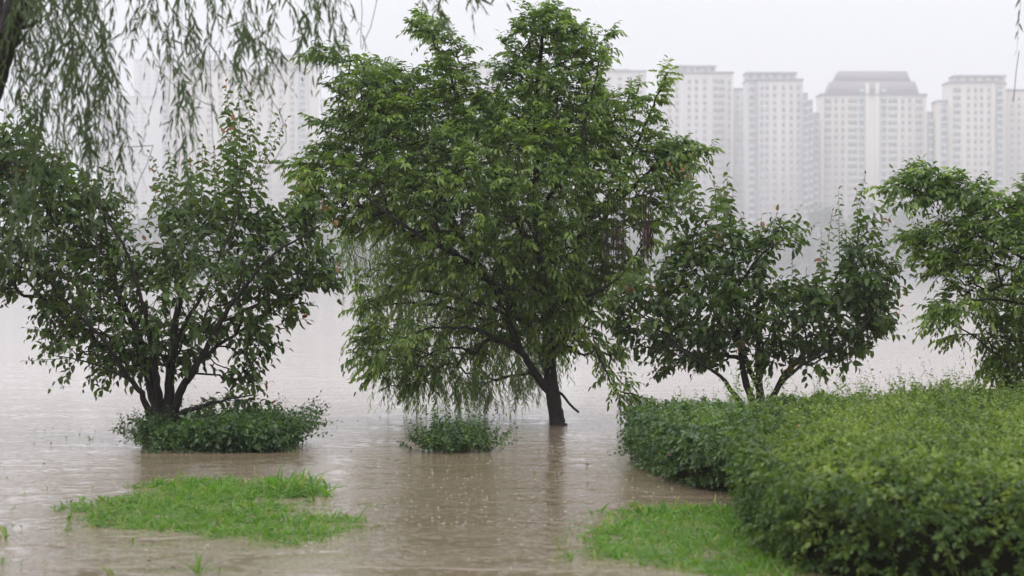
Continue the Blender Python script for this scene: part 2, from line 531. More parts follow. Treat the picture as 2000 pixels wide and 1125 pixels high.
def limb_pts(spec, Y):
    """spec: [(px, py, dy), ...] smoothed into a 3-D polyline"""
    s = np.array([(a + (0,))[:3] if len(a) == 2 else a for a in spec], float)
    pts = P(s[:, 0], s[:, 1], Y + s[:, 2])
    k = np.arange(len(pts))
    t = np.linspace(0, len(pts) - 1, max(4, int(np.linalg.norm(np.diff(pts, axis=0), axis=1).sum() / 0.07)))
    out = np.stack([np.interp(t, k, pts[:, c]) for c in range(3)], 1)
    for _ in range(3):
        out[1:-1] = (out[:-2] + 2 * out[1:-1] + out[2:]) / 4
    ln = len(out)
    wob = rng.normal(size=(ln, 3)) * 0.005
    wob[0] = 0
    return out + wob


def grow(limbs, targets, bf=0.35):
    pos, par, path = [], [], []
    for L in limbs:
        if not pos:
            pr, pl = -1, 0.0
        else:
            dd = np.linalg.norm(np.array(pos) - L[0], axis=1)
            pr = int(dd.argmin()); pl = path[pr]
        for q in L:
            if pr >= 0:
                pl += float(np.linalg.norm(q - pos[pr]))
            pos.append(q); par.append(pr); path.append(pl)
            pr = len(pos) - 1
    n0, M = len(pos), len(targets)
    X = np.concatenate([np.array(pos), np.zeros((M, 3))])
    par = np.concatenate([np.array(par), np.zeros(M, int)])
    path = np.concatenate([np.array(path), np.zeros(M)])
    D = np.linalg.norm(targets[:, None] - X[None, :n0], axis=2)
    C = D + bf * path[None, :n0]
    best, cost = C.argmin(1), C.min(1)
    alive = np.ones(M, bool)
    for k in range(M):
        i = int(np.where(alive, cost, 1e9).argmin())
        j = n0 + k
        X[j] = targets[i]; par[j] = best[i]
        path[j] = path[best[i]] + np.linalg.norm(targets[i] - X[best[i]])
        alive[i] = False
        c = np.linalg.norm(targets - X[j], axis=1) + bf * path[j]
        up = c < cost
        best[up] = j; cost[up] = c[up]
    cnt = np.ones(n0 + M, int)
    for j in range(n0 + M - 1, n0 - 1, -1):
        if par[j] >= n0:
            cnt[par[j]] += cnt[j]
    return X, par, cnt, n0


def limb_objects(root, base, limbs, radii, mat=M_BARK):
    for k, (L, (r0, r1)) in enumerate(zip(limbs, radii)):
        t = np.linspace(0, 1, len(L))
        r = r0 + (r1 - r0) * t ** 0.8
        if k == 0:
            r = r * (1 + 0.35 * np.exp(-t * 14))
        b = MB(); b.tube(L, r * (1 + rng.normal(size=len(L)) * 0.04), 9)
        add("trunk" if k == 0 else "limb", b.mesh("limb", mat, True, base), root)


def twig_object(root, base, TW, X, par, cnt, n0, r_tip=0.0028, name="twigs"):
    j = np.arange(n0, len(X))
    if len(j):
        A, B = X[par[j]], X[j]
        rb = r_tip * cnt[j] ** 0.42
        mid = (A + B) / 2 + rng.normal(size=A.shape) * 0.06 * np.linalg.norm(B - A, axis=1, keepdims=True)
        TW.sticks(A, mid, rb * 1.15, rb * 1.05, 4); TW.sticks(mid, B, rb * 1.05, rb * 0.95, 4)
    add(name, TW.mesh(name, M_TWIG, False, base), root, kind="stuff")


def crown_targets(poly, Y, n, holes, depth, slope=1.1):
    q, ed = fill_crown(poly, n, holes)
    n = len(q)
    m = ed * Y / F
    half = np.minimum(depth, slope * m + 0.08)
    r = rng.random(n) * 2 - 1
    yy = Y + np.sign(r) * np.abs(r) ** 0.7 * half
    # keep the place in the picture plane at its own distance
    x = (q[:, 0] - 1000) / F * Y; z = CAMH + (HORIZON - q[:, 1]) / F * Y
    return np.stack([x, yy, z], 1), m


# ---- the broad ash-like tree in the middle and the one at the right edge
def ash_tree(name, label, Y, limbs_px, radii, poly, holes, n, depth, shoot_n, size, parts_min=8.5, tipyoung=0.3):
    limbs = [limb_pts(s, Y) for s in limbs_px]
    base = limbs[0][0].copy(); base[2] = 0.0
    root = empty(name, base, label, "tree")
    tg, m = crown_targets(poly, Y, n, holes, depth)
    X, par, cnt, n0 = grow(limbs, tg, 0.25)
    limb_objects(root, base, limbs, radii)
    TW, LV = MB(), Leaves()
    j = np.arange(n0, len(X))
    reps = np.where(cnt[j] <= 2, shoot_n + 1, np.where(cnt[j] <= 8, shoot_n, 1))
    idx = np.repeat(j, reps)
    ctr = np.array([np.mean([p for p, _ in poly]), np.mean([q for _, q in poly])])
    c3 = P(ctr[0], ctr[1] + 120, Y)
    outw = norm(X[idx] - c3)
    br = norm(X[idx] - X[par[idx]])
    D = outw * 0.55 + br * 0.6 + rng.normal(size=outw.shape) * 0.5
    D[:, 2] += 0.10
    clump = 0.5 + 0.5 * np.sin(X[idx, 0] * 2.3 + 1.0) * np.sin(X[idx, 2] * 2.9 + X[idx, 1] * 1.7)
    tint = np.clip(rng.normal(size=len(idx)) * 0.22 + 0.25 + 0.35 * clump, 0, 1)
    tip = (cnt[idx] <= 1) & (rng.random(len(idx)) < tipyoung)
    shoots(LV, TW, X[idx], D, 0.13 + 0.12 * rng.random(len(idx)), 8, size, sag=0.28, out=0.75, fwd=0.65, droop=0.34,
           spiral=False, tint=tint, young=tip * (0.35 + 0.4 * rng.random(len(idx))), flat=0.45, tipscale=0.9)
    # leaves along the outer ends of the limbs
    tips = [np.repeat(q[int(len(q) * 0.62):], 3, 0) for q, rd in zip(limbs, radii) if rd[1] < 0.0125 and len(q) > 12]
    S = np.concatenate(tips); k = len(S)
    D = norm(S - c3) * 0.6 + rng.normal(size=(k, 3)) * 0.6
    shoots(LV, TW, S, D, 0.10 + 0.12 * rng.random(k), 8, size, sag=0.28, out=0.75, fwd=0.65, droop=0.34, spiral=False,
           young=(rng.random(k) < 0.3) * 0.6, flat=0.45, tipscale=0.9)
    return root, base, X, par, cnt, n0, TW, LV


A_LIMBS = [
    [(1092, 850), (1090, 828), (1080, 770), (1073, 700), (1068, 620), (1056, 520), (1047, 420), (1046, 300), (1048, 180), (1060, 70), (1068, 12)],
    [(1079, 775), (1047, 730, -0.1), (1020, 690, -0.2), (985, 610, -0.3), (935, 520, -0.4), (885, 430, -0.5), (840, 330, -0.5), (800, 240, -0.5), (740, 170, -0.4), (695, 110, -0.4)],
    [(1066, 640), (1130, 510, 0.2), (1185, 420, 0.3), (1230, 320, 0.3), (1270, 220, 0.2), (1305, 140, 0.2)],
    [(1056, 520), (1010, 430, 0.3), (965, 330, 0.5), (905, 210, 0.5), (855, 90, 0.4), (822, 32, 0.4)],
    [(935, 520, -0.4), (850, 480, -0.7), (760, 420, -0.8), (680, 360, -0.7), (600, 335, -0.6)],
    [(1066, 600), (1150, 580, -0.5), (1215, 540, -0.7), (1260, 470, -0.6)],
    [(1072, 690), (1130, 640, -0.2), (1170, 690, -0.3), (1195, 755, -0.4), (1240, 805, -0.5)],
    [(1020, 690, -0.2), (930, 640, -0.6), (830, 640, -0.9), (740, 690, -0.9)],
    [(1185, 420, 0.3), (1270, 330, -0.2), (1340, 295, -0.3), (1388, 292, -0.3)],
    [(1047, 420), (1110, 330, -0.6), (1150, 220, -0.7), (1175, 100, -0.6)],
    [(985, 610, -0.3), (890, 580, 0.5), (780, 560, 0.7), (700, 600, 0.7)],
    [(1090, 765), (1108, 782, -0.15), (1130, 806, -0.3)],   # bare broken stick
]
A_RAD = [(0.098, 0.012), (0.05, 0.007), (0.045, 0.007), (0.042, 0.007), (0.03, 0.005), (0.03, 0.006), (0.022, 0.005), (0.026, 0.005),
         (0.02, 0.004), (0.026, 0.005), (0.026, 0.005), (0.016, 0.013)]
A_POLY = [(1062, 4), (1030, 14), (1003, 52), (985, 95), (962, 135), (925, 165), (928, 105), (905, 90), (893, 62), (860, 45), (838, 24), (812, 26),
          (808, 48), (822, 80), (845, 118), (838, 150), (800, 140), (755, 125), (718, 115), (690, 88), (652, 96), (605, 96), (600, 112), (648, 130),
          (664, 150), (630, 182), (675, 205), (650, 225), (606, 240), (612, 258), (655, 265), (606, 288), (600, 308), (548, 314), (535, 326), (575, 345),
          (600, 368), (592, 405), (640, 435), (690, 455), (720, 500), (700, 560), (680, 600), (700, 640), (690, 672), (700, 715), (725, 738),
          (790, 765), (835, 745), (905, 725), (960, 690), (1000, 655), (1040, 665), (1075, 690), (1120, 690), (1165, 720), (1195, 765), (1225, 812), (1262, 812),
          (1292, 800), (1255, 765), (1222, 738), (1205, 680), (1200, 600), (1215, 560), (1245, 540), (1262, 470), (1300, 420), (1330, 370), (1355, 300), (1388, 292),
          (1340, 278), (1300, 255), (1245, 268), (1300, 210), (1300, 190), (1262, 200), (1245, 180), (1312, 135), (1262, 146), (1222, 175), (1180, 178), (1165, 150),
          (1176, 112), (1195, 64), (1150, 62), (1118, 26)]
A_HOLES = [(745, 480, 36, 40), (1000, 790, 60, 40), (1190, 640, 36, 26), (780, 590, 50, 30), (1250, 330, 18, 16),
           (905, 660, 34, 18), (1300, 240, 22, 14), (960, 160, 22, 26), (1230, 470, 22, 36), (800, 640, 150, 130, 0.55), (700, 540, 70, 90, 0.6), (1240, 430, 60, 110, 0.4), (1170, 650, 60, 70, 0.45), (740, 480, 60, 50, 0.5)]
root, base, X, par, cnt, n0, TW, LV = ash_tree(
    "ash_tree", "tall spreading green tree standing in the flood water in the middle", 26.0,
    A_LIMBS, A_RAD, A_POLY, A_HOLES, 2350, 1.35, 3, 0.068)
twig_object(root, base, TW, X, par, cnt, n0)
LV.build(root, base, T_ASH, M_ASH)
# bunches of withered leaves hanging at its right side
WV, WT = Leaves(), MB()
k = 52
sx = np.concatenate([rng.normal(1197, 10, 18), rng.normal(1215, 8, 10), rng.normal(1262, 9, 24)]); sy = np.concatenate([rng.uniform(425, 450, 28), rng.uniform(420, 445, 24)])
S = P(sx, sy, 25.0 + rng.random(k) * 0.2)
shoots(WV, WT, S, np.stack([rng.normal(size=k) * 0.05, rng.normal(size=k) * 0.05, -np.ones(k)], 1), rng.uniform(0.25, 0.5, k), 13, 0.055, sag=0.0,
       out=0.25, fwd=0.9, droop=0.5, jitter=0.12, young=(rng.random(k) < 0.15) * 0.8)
WT.sticks(S, S + np.array([0, 0, 0.3]), 0.002, 0.002)
add("withered_twigs", WT.mesh("withered_twigs", M_TWIG, False, base), root, kind="stuff")
WV.build(root, base, leaf_template(0.2, 0.15, 0, 0.4, True), M_DEAD, name="withered_leaves", single="withered_leaf", singles=60, min_px=6)

D_LIMBS = [
    [(2190, 895), (2185, 800), (2165, 690), (2140, 560), (2120, 430)],
    [(2160, 650), (2060, 530, -0.2), (1990, 455, 0.1), (1930, 400, 0.1), (1860, 362, 0.1), (1795, 355, 0.1), (1725, 366, 0.1)],
    [(2140, 600), (2010, 510, 0.3), (1920, 460, 0.4), (1840, 452, 0.4), (1772, 458, 0.4)],
    [(2160, 680), (2030, 600, -0.4), (1930, 580, -0.6), (1860, 600, -0.6), (1815, 615, -0.6)],
    [(2170, 720), (2060, 670, 0.2), (1970, 680, 0.2), (1920, 700, 0.2)],
    [(2140, 560), (2070, 430), (2012, 362)],
    [(2175, 760), (2080, 720, -0.4), (2000, 740, -0.5)],
]
D_RAD = [(0.10, 0.05), (0.022, 0.003), (0.022, 0.003), (0.02, 0.003), (0.02, 0.003), (0.03, 0.006), (0.02, 0.005)]
D_POLY = [(1722, 362), (1760, 352), (1790, 336), (1825, 330), (1860, 345), (1900, 352), (1945, 372), (1975, 392), (1985, 372), (2010, 350), (2080, 340), (2140, 420), (2180, 560),
          (2170, 740), (2100, 775), (1990, 765), (1950, 735), (1925, 715), (1915, 685), (1860, 664), (1830, 645), (1812, 600), (1840, 565), (1800, 530),
          (1785, 500), (1762, 462), (1800, 448), (1850, 452), (1845, 425), (1880, 400), (1815, 402), (1775, 402), (1745, 378)]
D_HOLES = [(1870, 428, 24, 14), (1905, 545, 44, 14), (1835, 550, 30, 14), (1950, 420, 18, 16), (1990, 500, 24, 14), (1900, 640, 40, 14), (1960, 600, 60, 70, 0.3)]
root, base, X, par, cnt, n0, TW, LV = ash_tree(
    "ash_tree", "green tree leaning in from the right edge over the hedge", 22.5,
    D_LIMBS, D_RAD, D_POLY, D_HOLES, 900, 0.9, 3, 0.064)
twig_object(root, base, TW, X, par, cnt, n0)
LV.build(root, base, T_ASH, M_ASH)


# ---- the two low many-stemmed shrubs with large dark leaves
def pear_tree(label, Y, limbs_px, radii, poly, holes, n, depth, leaders, size=0.088):
    limbs = [limb_pts(s, Y) for s in limbs_px]
    base = limbs[0][0].copy(); base[2] = 0.0
    root = empty("pear_shrub", base, label, "shrub", "many-stemmed shrubs in the flood")
    tg, m = crown_targets(poly, Y, n, holes, depth)
    X, par, cnt, n0 = grow(limbs, tg, 0.3)
    limb_objects(root, base, limbs, radii)
    TW, LV = MB(), Leaves()
    j = np.arange(n0, len(X))
    idx = np.repeat(j, np.where(cnt[j] <= 2, 2, 1))
    outw = norm(X[idx] - (base + np.array([0, 0, 1.1])))
    D = outw * 0.5 + norm(X[idx] - X[par[idx]]) * 0.5 + rng.normal(size=outw.shape) * 0.4
    D[:, 2] += 0.35
    red = (rng.random(len(idx)) < 0.012)
    shoots(LV, TW, X[idx], D, 0.14 + 0.14 * rng.random(len(idx)), 6, size, sag=0.12, out=0.85, fwd=0.35, droop=0.45,
           tint=np.clip(rng.normal(size=len(idx)) * 0.25 + 0.4, 0, 1), young=red * 0.6, jitter=0.22, flat=0.5)
    # long upright shoots that stand out of the crown
    S, E = [], []
    for bx, by, tx, ty in [q for l in leaders for q in ((l,) if l[1] - l[3] < 60 else (l, (l[0] + rng.normal() * 16, l[1] + 10, l[2] + rng.normal() * 16, l[3] + 14 + 30 * rng.random())))]:
        dy = rng.normal() * depth * 0.35
        S.append(P(bx, by, Y + dy)); E.append(P(tx, ty, Y + dy))
    S, E = np.array(S), np.array(E)
    ln = np.linalg.norm(E - S, axis=1)
    for k in range(len(S)):
        shoots(LV, TW, S[k:k + 1], (E - S)[k:k + 1], ln[k:k + 1], max(8, int(ln[k] / 0.024)), size * 1.1, sag=0.0, out=1.0, fwd=0.30, droop=0.42,
               tint=0.5 + 0.3 * rng.random(), young_tip=0.85 if rng.random() < 0.55 else 0.15, twig=0.0042, t0=0.0, jitter=0.2, flat=0.75, tipscale=0.55)
    twig_object(root, base, TW, X, par, cnt, n0, 0.003)
    LV.build(root, base, T_PEAR, M_PEAR)


B_LIMBS = [
    [(326, 850), (326, 822), (331, 740), (337, 660, 0.1), (355, 560, 0.2), (390, 460, 0.2), (415, 400, 0.2)],
    [(314, 830), (292, 740, 0.2), (272, 660, 0.3), (228, 560, 0.5), (150, 430, 0.6), (70, 300, 0.6)],
    [(300, 835, -0.1), (276, 765, -0.3), (255, 742, -0.4), (200, 660, -0.7), (120, 580, -0.9)],
    [(336, 822), (348, 770, -0.1), (392, 700, -0.3), (445, 600, -0.5), (525, 500, -0.6), (625, 440, -0.6)],
    [(344, 812, -0.1), (380, 796, -0.2), (435, 782, -0.3), (495, 770, -0.4)],
    [(318, 825, 0.1), (300, 700, -0.3), (282, 600, -0.5), (245, 480, -0.6), (175, 380, -0.6)],
    [(331, 740), (350, 650, -0.4), (405, 560, -0.6), (455, 440, -0.5), (470, 380, -0.4)],
    [(228, 560, 0.5), (120, 540, 0.6), (20, 480, 0.6), (-60, 430, 0.6)],
    [(392, 700, -0.3), (480, 640, 0.2), (570, 590, 0.3)],
    [(255, 742, -0.4), (180, 710, -0.5), (90, 690, -0.5)],
]
B_RAD = [(0.075, 0.008), (0.062, 0.007), (0.042, 0.006), (0.055, 0.006), (0.032, 0.006), (0.04, 0.006), (0.03, 0.006), (0.022, 0.005), (0.022, 0.005), (0.014, 0.004)]
B_POLY = [(-70, 300), (0, 265), (40, 262), (75, 280), (130, 320), (180, 345), (232, 390), (240, 450), (262, 485), (312, 490), (335, 430), (340, 425), (360, 405), (400, 400), (440, 395),
          (455, 370), (490, 370), (500, 390), (500, 415), (545, 402), (600, 400), (635, 425), (600, 465), (640, 490), (655, 520), (640, 560), (600, 560), (600, 595), (575, 632),
          (525, 645), (520, 700), (505, 755), (470, 748), (425, 755), (405, 720), (370, 712), (345, 728), (290, 722), (265, 735), (235, 735), (195, 758),
          (160, 725), (115, 705), (60, 695), (85, 655), (65, 600), (10, 580), (-60, 550)]
B_HOLES = [(345, 620, 20, 24), (375, 600, 16, 20), (255, 600, 22, 24), (175, 585, 12, 10), (430, 690, 26, 24), (130, 690, 30, 14), (565, 480, 20, 16), (300, 520, 14, 14)]
B_LEAD = [(85, 330, 48, 172), (110, 340, 62, 225), (130, 380, 128, 285), (60, 330, 20, 235), (20, 340, 8, 250), (170, 400, 160, 320), (225, 430, 212, 300), (240, 450, 243, 372),
          (345, 420, 292, 298), (350, 430, 330, 285), (375, 430, 365, 300), (395, 420, 395, 268), (420, 420, 418, 290), (440, 400, 436, 262), (455, 380, 440, 195), (470, 400, 466, 142), (475, 360, 492, 168),
          (490, 350, 553, 205), (500, 390, 520, 300), (480, 330, 505, 240), (570, 440, 640, 392), (600, 470, 660, 425), (590, 500, 655, 470), (560, 420, 590, 345), (620, 560, 668, 512),
          (100, 650, 48, 640), (130, 700, 45, 705), (210, 740, 190, 775), (480, 740, 520, 770), (430, 785, 500, 778), (450, 778, 545, 792), (400, 795, 470, 760), (470, 760, 530, 745), (440, 770, 480, 740), (380, 800, 420, 770), (340, 470, 300, 370), (300, 500, 285, 470), (330, 440, 318, 330), (250, 470, 262, 455), (560, 620, 605, 625)]
pear_tree("large dark-leaved shrub with several stems rising from the leafy mound at left", 23.4, B_LIMBS, B_RAD, B_POLY, B_HOLES, 1080, 1.15, B_LEAD)

C_LIMBS = [
    [(1486, 845), (1486, 805), (1482, 720), (1478, 620, 0.2), (1490, 540, 0.3)],
    [(1478, 815), (1455, 750, -0.1), (1441, 650, -0.1), (1436, 560, -0.1), (1432, 500, 0), (1425, 430, 0)],
    [(1470, 815, -0.1), (1440, 775, -0.3), (1405, 732, -0.4), (1345, 694, -0.5), (1280, 650, -0.6)],
    [(1498, 815), (1512, 765, -0.2), (1555, 718, -0.3), (1610, 690, -0.4), (1680, 650, -0.4)],
    [(1494, 815), (1528, 735, 0.2), (1600, 660, 0.3), (1652, 560, 0.3), (1674, 480, 0.3), (1684, 430, 0.3)],
    [(1482, 760), (1420, 620, 0.4), (1370, 520, 0.5), (1320, 420, 0.5)],
    [(1437, 570, -0.1), (1480, 500, -0.3), (1530, 462, -0.3), (1560, 478, -0.3)],
    [(1345, 694, -0.5), (1270, 630, -0.1), (1210, 580, 0)],
]
C_RAD = [(0.06, 0.012), (0.045, 0.006), (0.034, 0.005), (0.032, 0.005), (0.036, 0.006), (0.03, 0.005), (0.016, 0.004), (0.016, 0.004)]
C_POLY = [(1312, 450), (1340, 440), (1380, 452), (1410, 450), (1440, 455), (1452, 475), (1485, 470), (1530, 442), (1555, 462), (1560, 490), (1520, 480), (1500, 505), (1515, 560), (1560, 555),
          (1610, 570), (1632, 520), (1655, 485), (1672, 455), (1692, 445), (1708, 465), (1708, 500), (1740, 530), (1748, 590), (1728, 635), (1715, 672), (1655, 690), (1608, 728), (1560, 715),
          (1530, 700), (1500, 712), (1440, 712), (1390, 710), (1300, 728), (1285, 690), (1232, 680), (1205, 650), (1198, 580), (1228, 548), (1282, 568), (1310, 520), (1318, 460)]
C_HOLES = [(1600, 620, 18, 14), (1390, 560, 10, 12), (1540, 640, 16, 20), (1330, 600, 12, 10), (1560, 600, 24, 14), (1460, 500, 40, 30, 0.5), (1380, 470, 60, 40, 0.4), (1690, 480, 30, 60, 0.45), (1290, 610, 60, 60, 0.3)]
C_LEAD = [(1330, 430, 1308, 325), (1350, 420, 1342, 292), (1365, 430, 1340, 330), (1420, 440, 1420, 328), (1425, 440, 1432, 375), (1440, 470, 1452, 420), (1400, 430, 1395, 350), (1530, 470, 1562, 405), (1500, 490, 1518, 412),
          (1480, 490, 1488, 420), (1600, 590, 1604, 458), (1640, 560, 1638, 370), (1660, 520, 1650, 440), (1670, 460, 1690, 340), (1690, 440, 1735, 395), (1700, 470, 1742, 420), (1570, 610, 1575, 530), (1545, 600, 1548, 505),
          (1520, 590, 1512, 520), (1700, 560, 1750, 505), (1720, 600, 1762, 575), (1715, 640, 1758, 600), (1620, 600, 1612, 520), (1240, 600, 1300, 525), (1215, 580, 1190, 545), (1300, 560, 1312, 495), (1660, 600, 1682, 500),
          (1590, 620, 1588, 540), (1320, 700, 1292, 735), (1600, 710, 1612, 742)]
pear_tree("dark-leaved shrub with several stems standing behind the clipped hedge", 24.0, C_LIMBS, C_RAD, C_POLY, C_HOLES, 690, 0.95, C_LEAD)

# ---- pale weeping willow behind the middle tree
YG = 27.6
limbs = [limb_pts(s, YG) for s in (
    [(1086, 815), (1080, 790), (1062, 700), (1000, 600), (960, 480), (930, 330), (880, 220)],
    [(1000, 600), (900, 470, 0.3), (800, 330, 0.4), (745, 190, 0.3), (720, 120, 0.3)],
    [(960, 480), (1020, 330, 0.2), (1075, 190, 0.2), (1070, 130, 0.2)],
    [(900, 470, 0.3), (780, 420, -0.2), (690, 410, -0.3)],
    [(1040, 660), (880, 600, -0.4), (790, 590, -0.5), (730, 600, -0.5)],
    [(1062, 700), (1080, 560, -0.3), (1140, 480, -0.3)])]
base = limbs[0][0].copy(); base[2] = 0
root = empty("willow_tree", base, "pale fine-leaved weeping willow standing behind the middle tree", "tree")
limb_objects(root, base, limbs, [(0.065, 0.02), (0.045, 0.008), (0.04, 0.008), (0.03, 0.006), (0.03, 0.006), (0.035, 0.006)])
W_POLY = [(715, 100), (765, 100), (830, 150), (950, 160), (1010, 165), (1040, 110), (1075, 100), (1110, 180), (1150, 270), (1180, 400), (1160, 560), (1090, 720), (1050, 750), (985, 755), (900, 760), (800, 760), (735, 720), (690, 640),
          (700, 560), (662, 480), (656, 425), (700, 380), (720, 300), (690, 180)]
tg, m = crown_targets(W_POLY, YG, 1050, [(1000, 770, 40, 30)], 1.2)
X, par, cnt, n0 = grow(limbs, tg, 0.3)
TW, LV = MB(), Leaves()
j = np.arange(n0, len(X)); idx = np.repeat(j, 2); k = len(idx)
D = np.stack([rng.normal(size=k) * 0.35, rng.normal(size=k) * 0.35, -np.ones(k)], 1)
ln = rng.uniform(0.3, 0.6, k)
ln = np.minimum(ln, np.maximum(X[idx, 2] - 0.02, 0.1))
shoots(LV, TW, X[idx], D, ln, 17, 0.092, sag=0.05, out=0.55, fwd=0.7, droop=0.35, jitter=0.15, twig=0.0012, flat=1.0)
twig_object(root, base, TW, X, par, cnt, n0, 0.002)
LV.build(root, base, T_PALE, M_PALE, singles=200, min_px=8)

# ---- near weeping willow, trunk at the left edge, curtains of twigs across the top
YF = 15.0
limbs = [limb_pts(s, YF) for s in (
    [(-250, 1075), (-240, 1042), (-200, 800), (-130, 500), (-70, 320), (-15, 160), (15, 70), (40, -20), (75, -160), (120, -320)],
    [(-8, 140), (2, 60, 0.1), (-6, -30, 0.2), (-30, -160, 0.3)],
    [(75, -160), (200, -230, 0.3), (400, -230, 0.6), (620, -200, 0.8), (880, -190, 1.0), (1300, -230, 1.2), (1700, -220, 1.2), (2040, -120, 1.0)],
    [(40, -20), (150, -90, -0.2), (300, -120, -0.3), (470, -110, -0.4), (640, -90, -0.4)],
    [(20, 60), (60, 45, -0.1), (75, 44, -0.15)],
    [(10, 85), (-60, 20, -0.4), (-160, -60, -0.8)])]
base = limbs[0][0].copy(); base[2] = 0
root = empty("willow_tree", base, "dark-trunked weeping willow hanging its twigs in from the upper left", "tree")
limb_objects(root, base, limbs, [(0.13, 0.055), (0.05, 0.026), (0.06, 0.01), (0.04, 0.008), (0.016, 0.012), (0.04, 0.02)])
TW, LV = MB(), Leaves()
def strands(x0, x1, n, ystart, yend, spread=0.06, dens=0.034, yr=0.6):
    px = rng.choice(rng.uniform(x0, x1, max(2, n // 3)), n) + rng.normal(size=n) * 12; ps = rng.uniform(*ystart, n); pe = rng.uniform(*yend, n)
    Yd = YF + rng.uniform(-yr, yr, n)
    S = P(px, ps, Yd); Lg = np.maximum((pe - ps) * Yd / F, 0.15)
    for k in range(n):
        D = np.array([[rng.normal() * spread * 3.2, rng.normal() * spread * 2, -1.0]])
        shoots(LV, TW, S[k:k + 1], D, Lg[k:k + 1], max(5, int(Lg[k] / dens)), 0.080, sag=0.12 + 0.3 * rng.random(), out=0.6, fwd=0.75, droop=0.45, jitter=0.25,
               twig=0.0022, t0=0.1, flat=1.0, tint=0.25 + 0.5 * rng.random())
        for _ in range(rng.integers(0, 4)):
            t = rng.uniform(0.15, 0.75)
            A = S[k:k + 1] + norm(D) * Lg[k] * t
            A[0, 2] -= 0.2 * Lg[k] * t * t
            shoots(LV, TW, A, np.array([[rng.normal() * 0.6, rng.normal() * 0.4, -0.7]]), rng.uniform(0.10, 0.28), rng.integers(6, 12), 0.080, sag=0.35, out=0.6, fwd=0.75,
                   droop=0.4, jitter=0.3, twig=0.0016, flat=1.0, tint=0.25 + 0.5 * rng.random())
strands(-20, 120, 18, (-160, -10), (120, 330), 0.10)
strands(60, 238, 32, (-180, -20), (80, 240), 0.10)
strands(70, 225, 14, (0, 120), (220, 360), 0.08)
strands(150, 250, 8, (60, 200), (300, 430), 0.05)
strands(80, 110, 4, (100, 200), (330, 420), 0.05)
strands(290, 420, 9, (-160, -20), (30, 130), 0.10)
strands(340, 640, 24, (-160, -40), (30, 150), 0.10)
strands(430, 560, 9, (-60, 60), (130, 210), 0.10)
strands(330, 480, 6, (0, 100), (200, 300), 0.08)
strands(560, 655, 8, (-140, -40), (20, 130), 0.08)
strands(310, 330, 2, (20, 60), (180, 230), 0.12)
strands(320, 440, 7, (180, 330), (430, 620), 0.04, 0.045)
strands(0, 60, 5, (300, 420), (480, 560), 0.04, 0.045)
strands(800, 850, 3, (-160, -60), (10, 40), 0.05)
strands(880, 910, 2, (-160, -60), (20, 75), 0.05)
strands(1994, 2020, 4, (-120, -30), (60, 130), 0.02)
# bare drooping switches
b = MB()
for a in ([(200, 120), (215, 330), (250, 410), (300, 285 + 0)], [(60, 40), (130, 160), (215, 290), (300, 285)], [(240, -20), (300, 100), (330, 170), (420, 210)],
          [(740, -40), (738, 30), (715, 70), (708, 95)], [(470, 20), (520, 170), (570, 270), (520, 330)], [(1990, 100), (1985, 160), (1978, 200)],
          [(245, 200), (248, 270), (262, 335)], [(110, 60), (78, 200), (88, 330)]):
    L = limb_pts([(x, y, 0.1) for x, y in a], YF)
    b.tube(L, np.full(len(L), 0.0022), 4)
for a in ([(705, 95), (706, -60), (700, -215)], [(200, 120), (190, -60), (180, -225)], [(330, 200), (328, 0), (320, -125)], [(420, 330), (410, 120), (400, -112)], [(20, 400), (10, 200), (5, 100)]):
    L = limb_pts([(x, y, 0.05) for x, y in a], YF)
    b.tube(L, np.full(len(L), 0.002), 4)
add("switches", b.mesh("switches", M_TWIG, True, base), root, kind="stuff")
add("twigs", TW.mesh("twigs", M_GREENTWIG, False, base), root, kind="stuff")
LV.build(root, base, T_WIL, M_WIL)


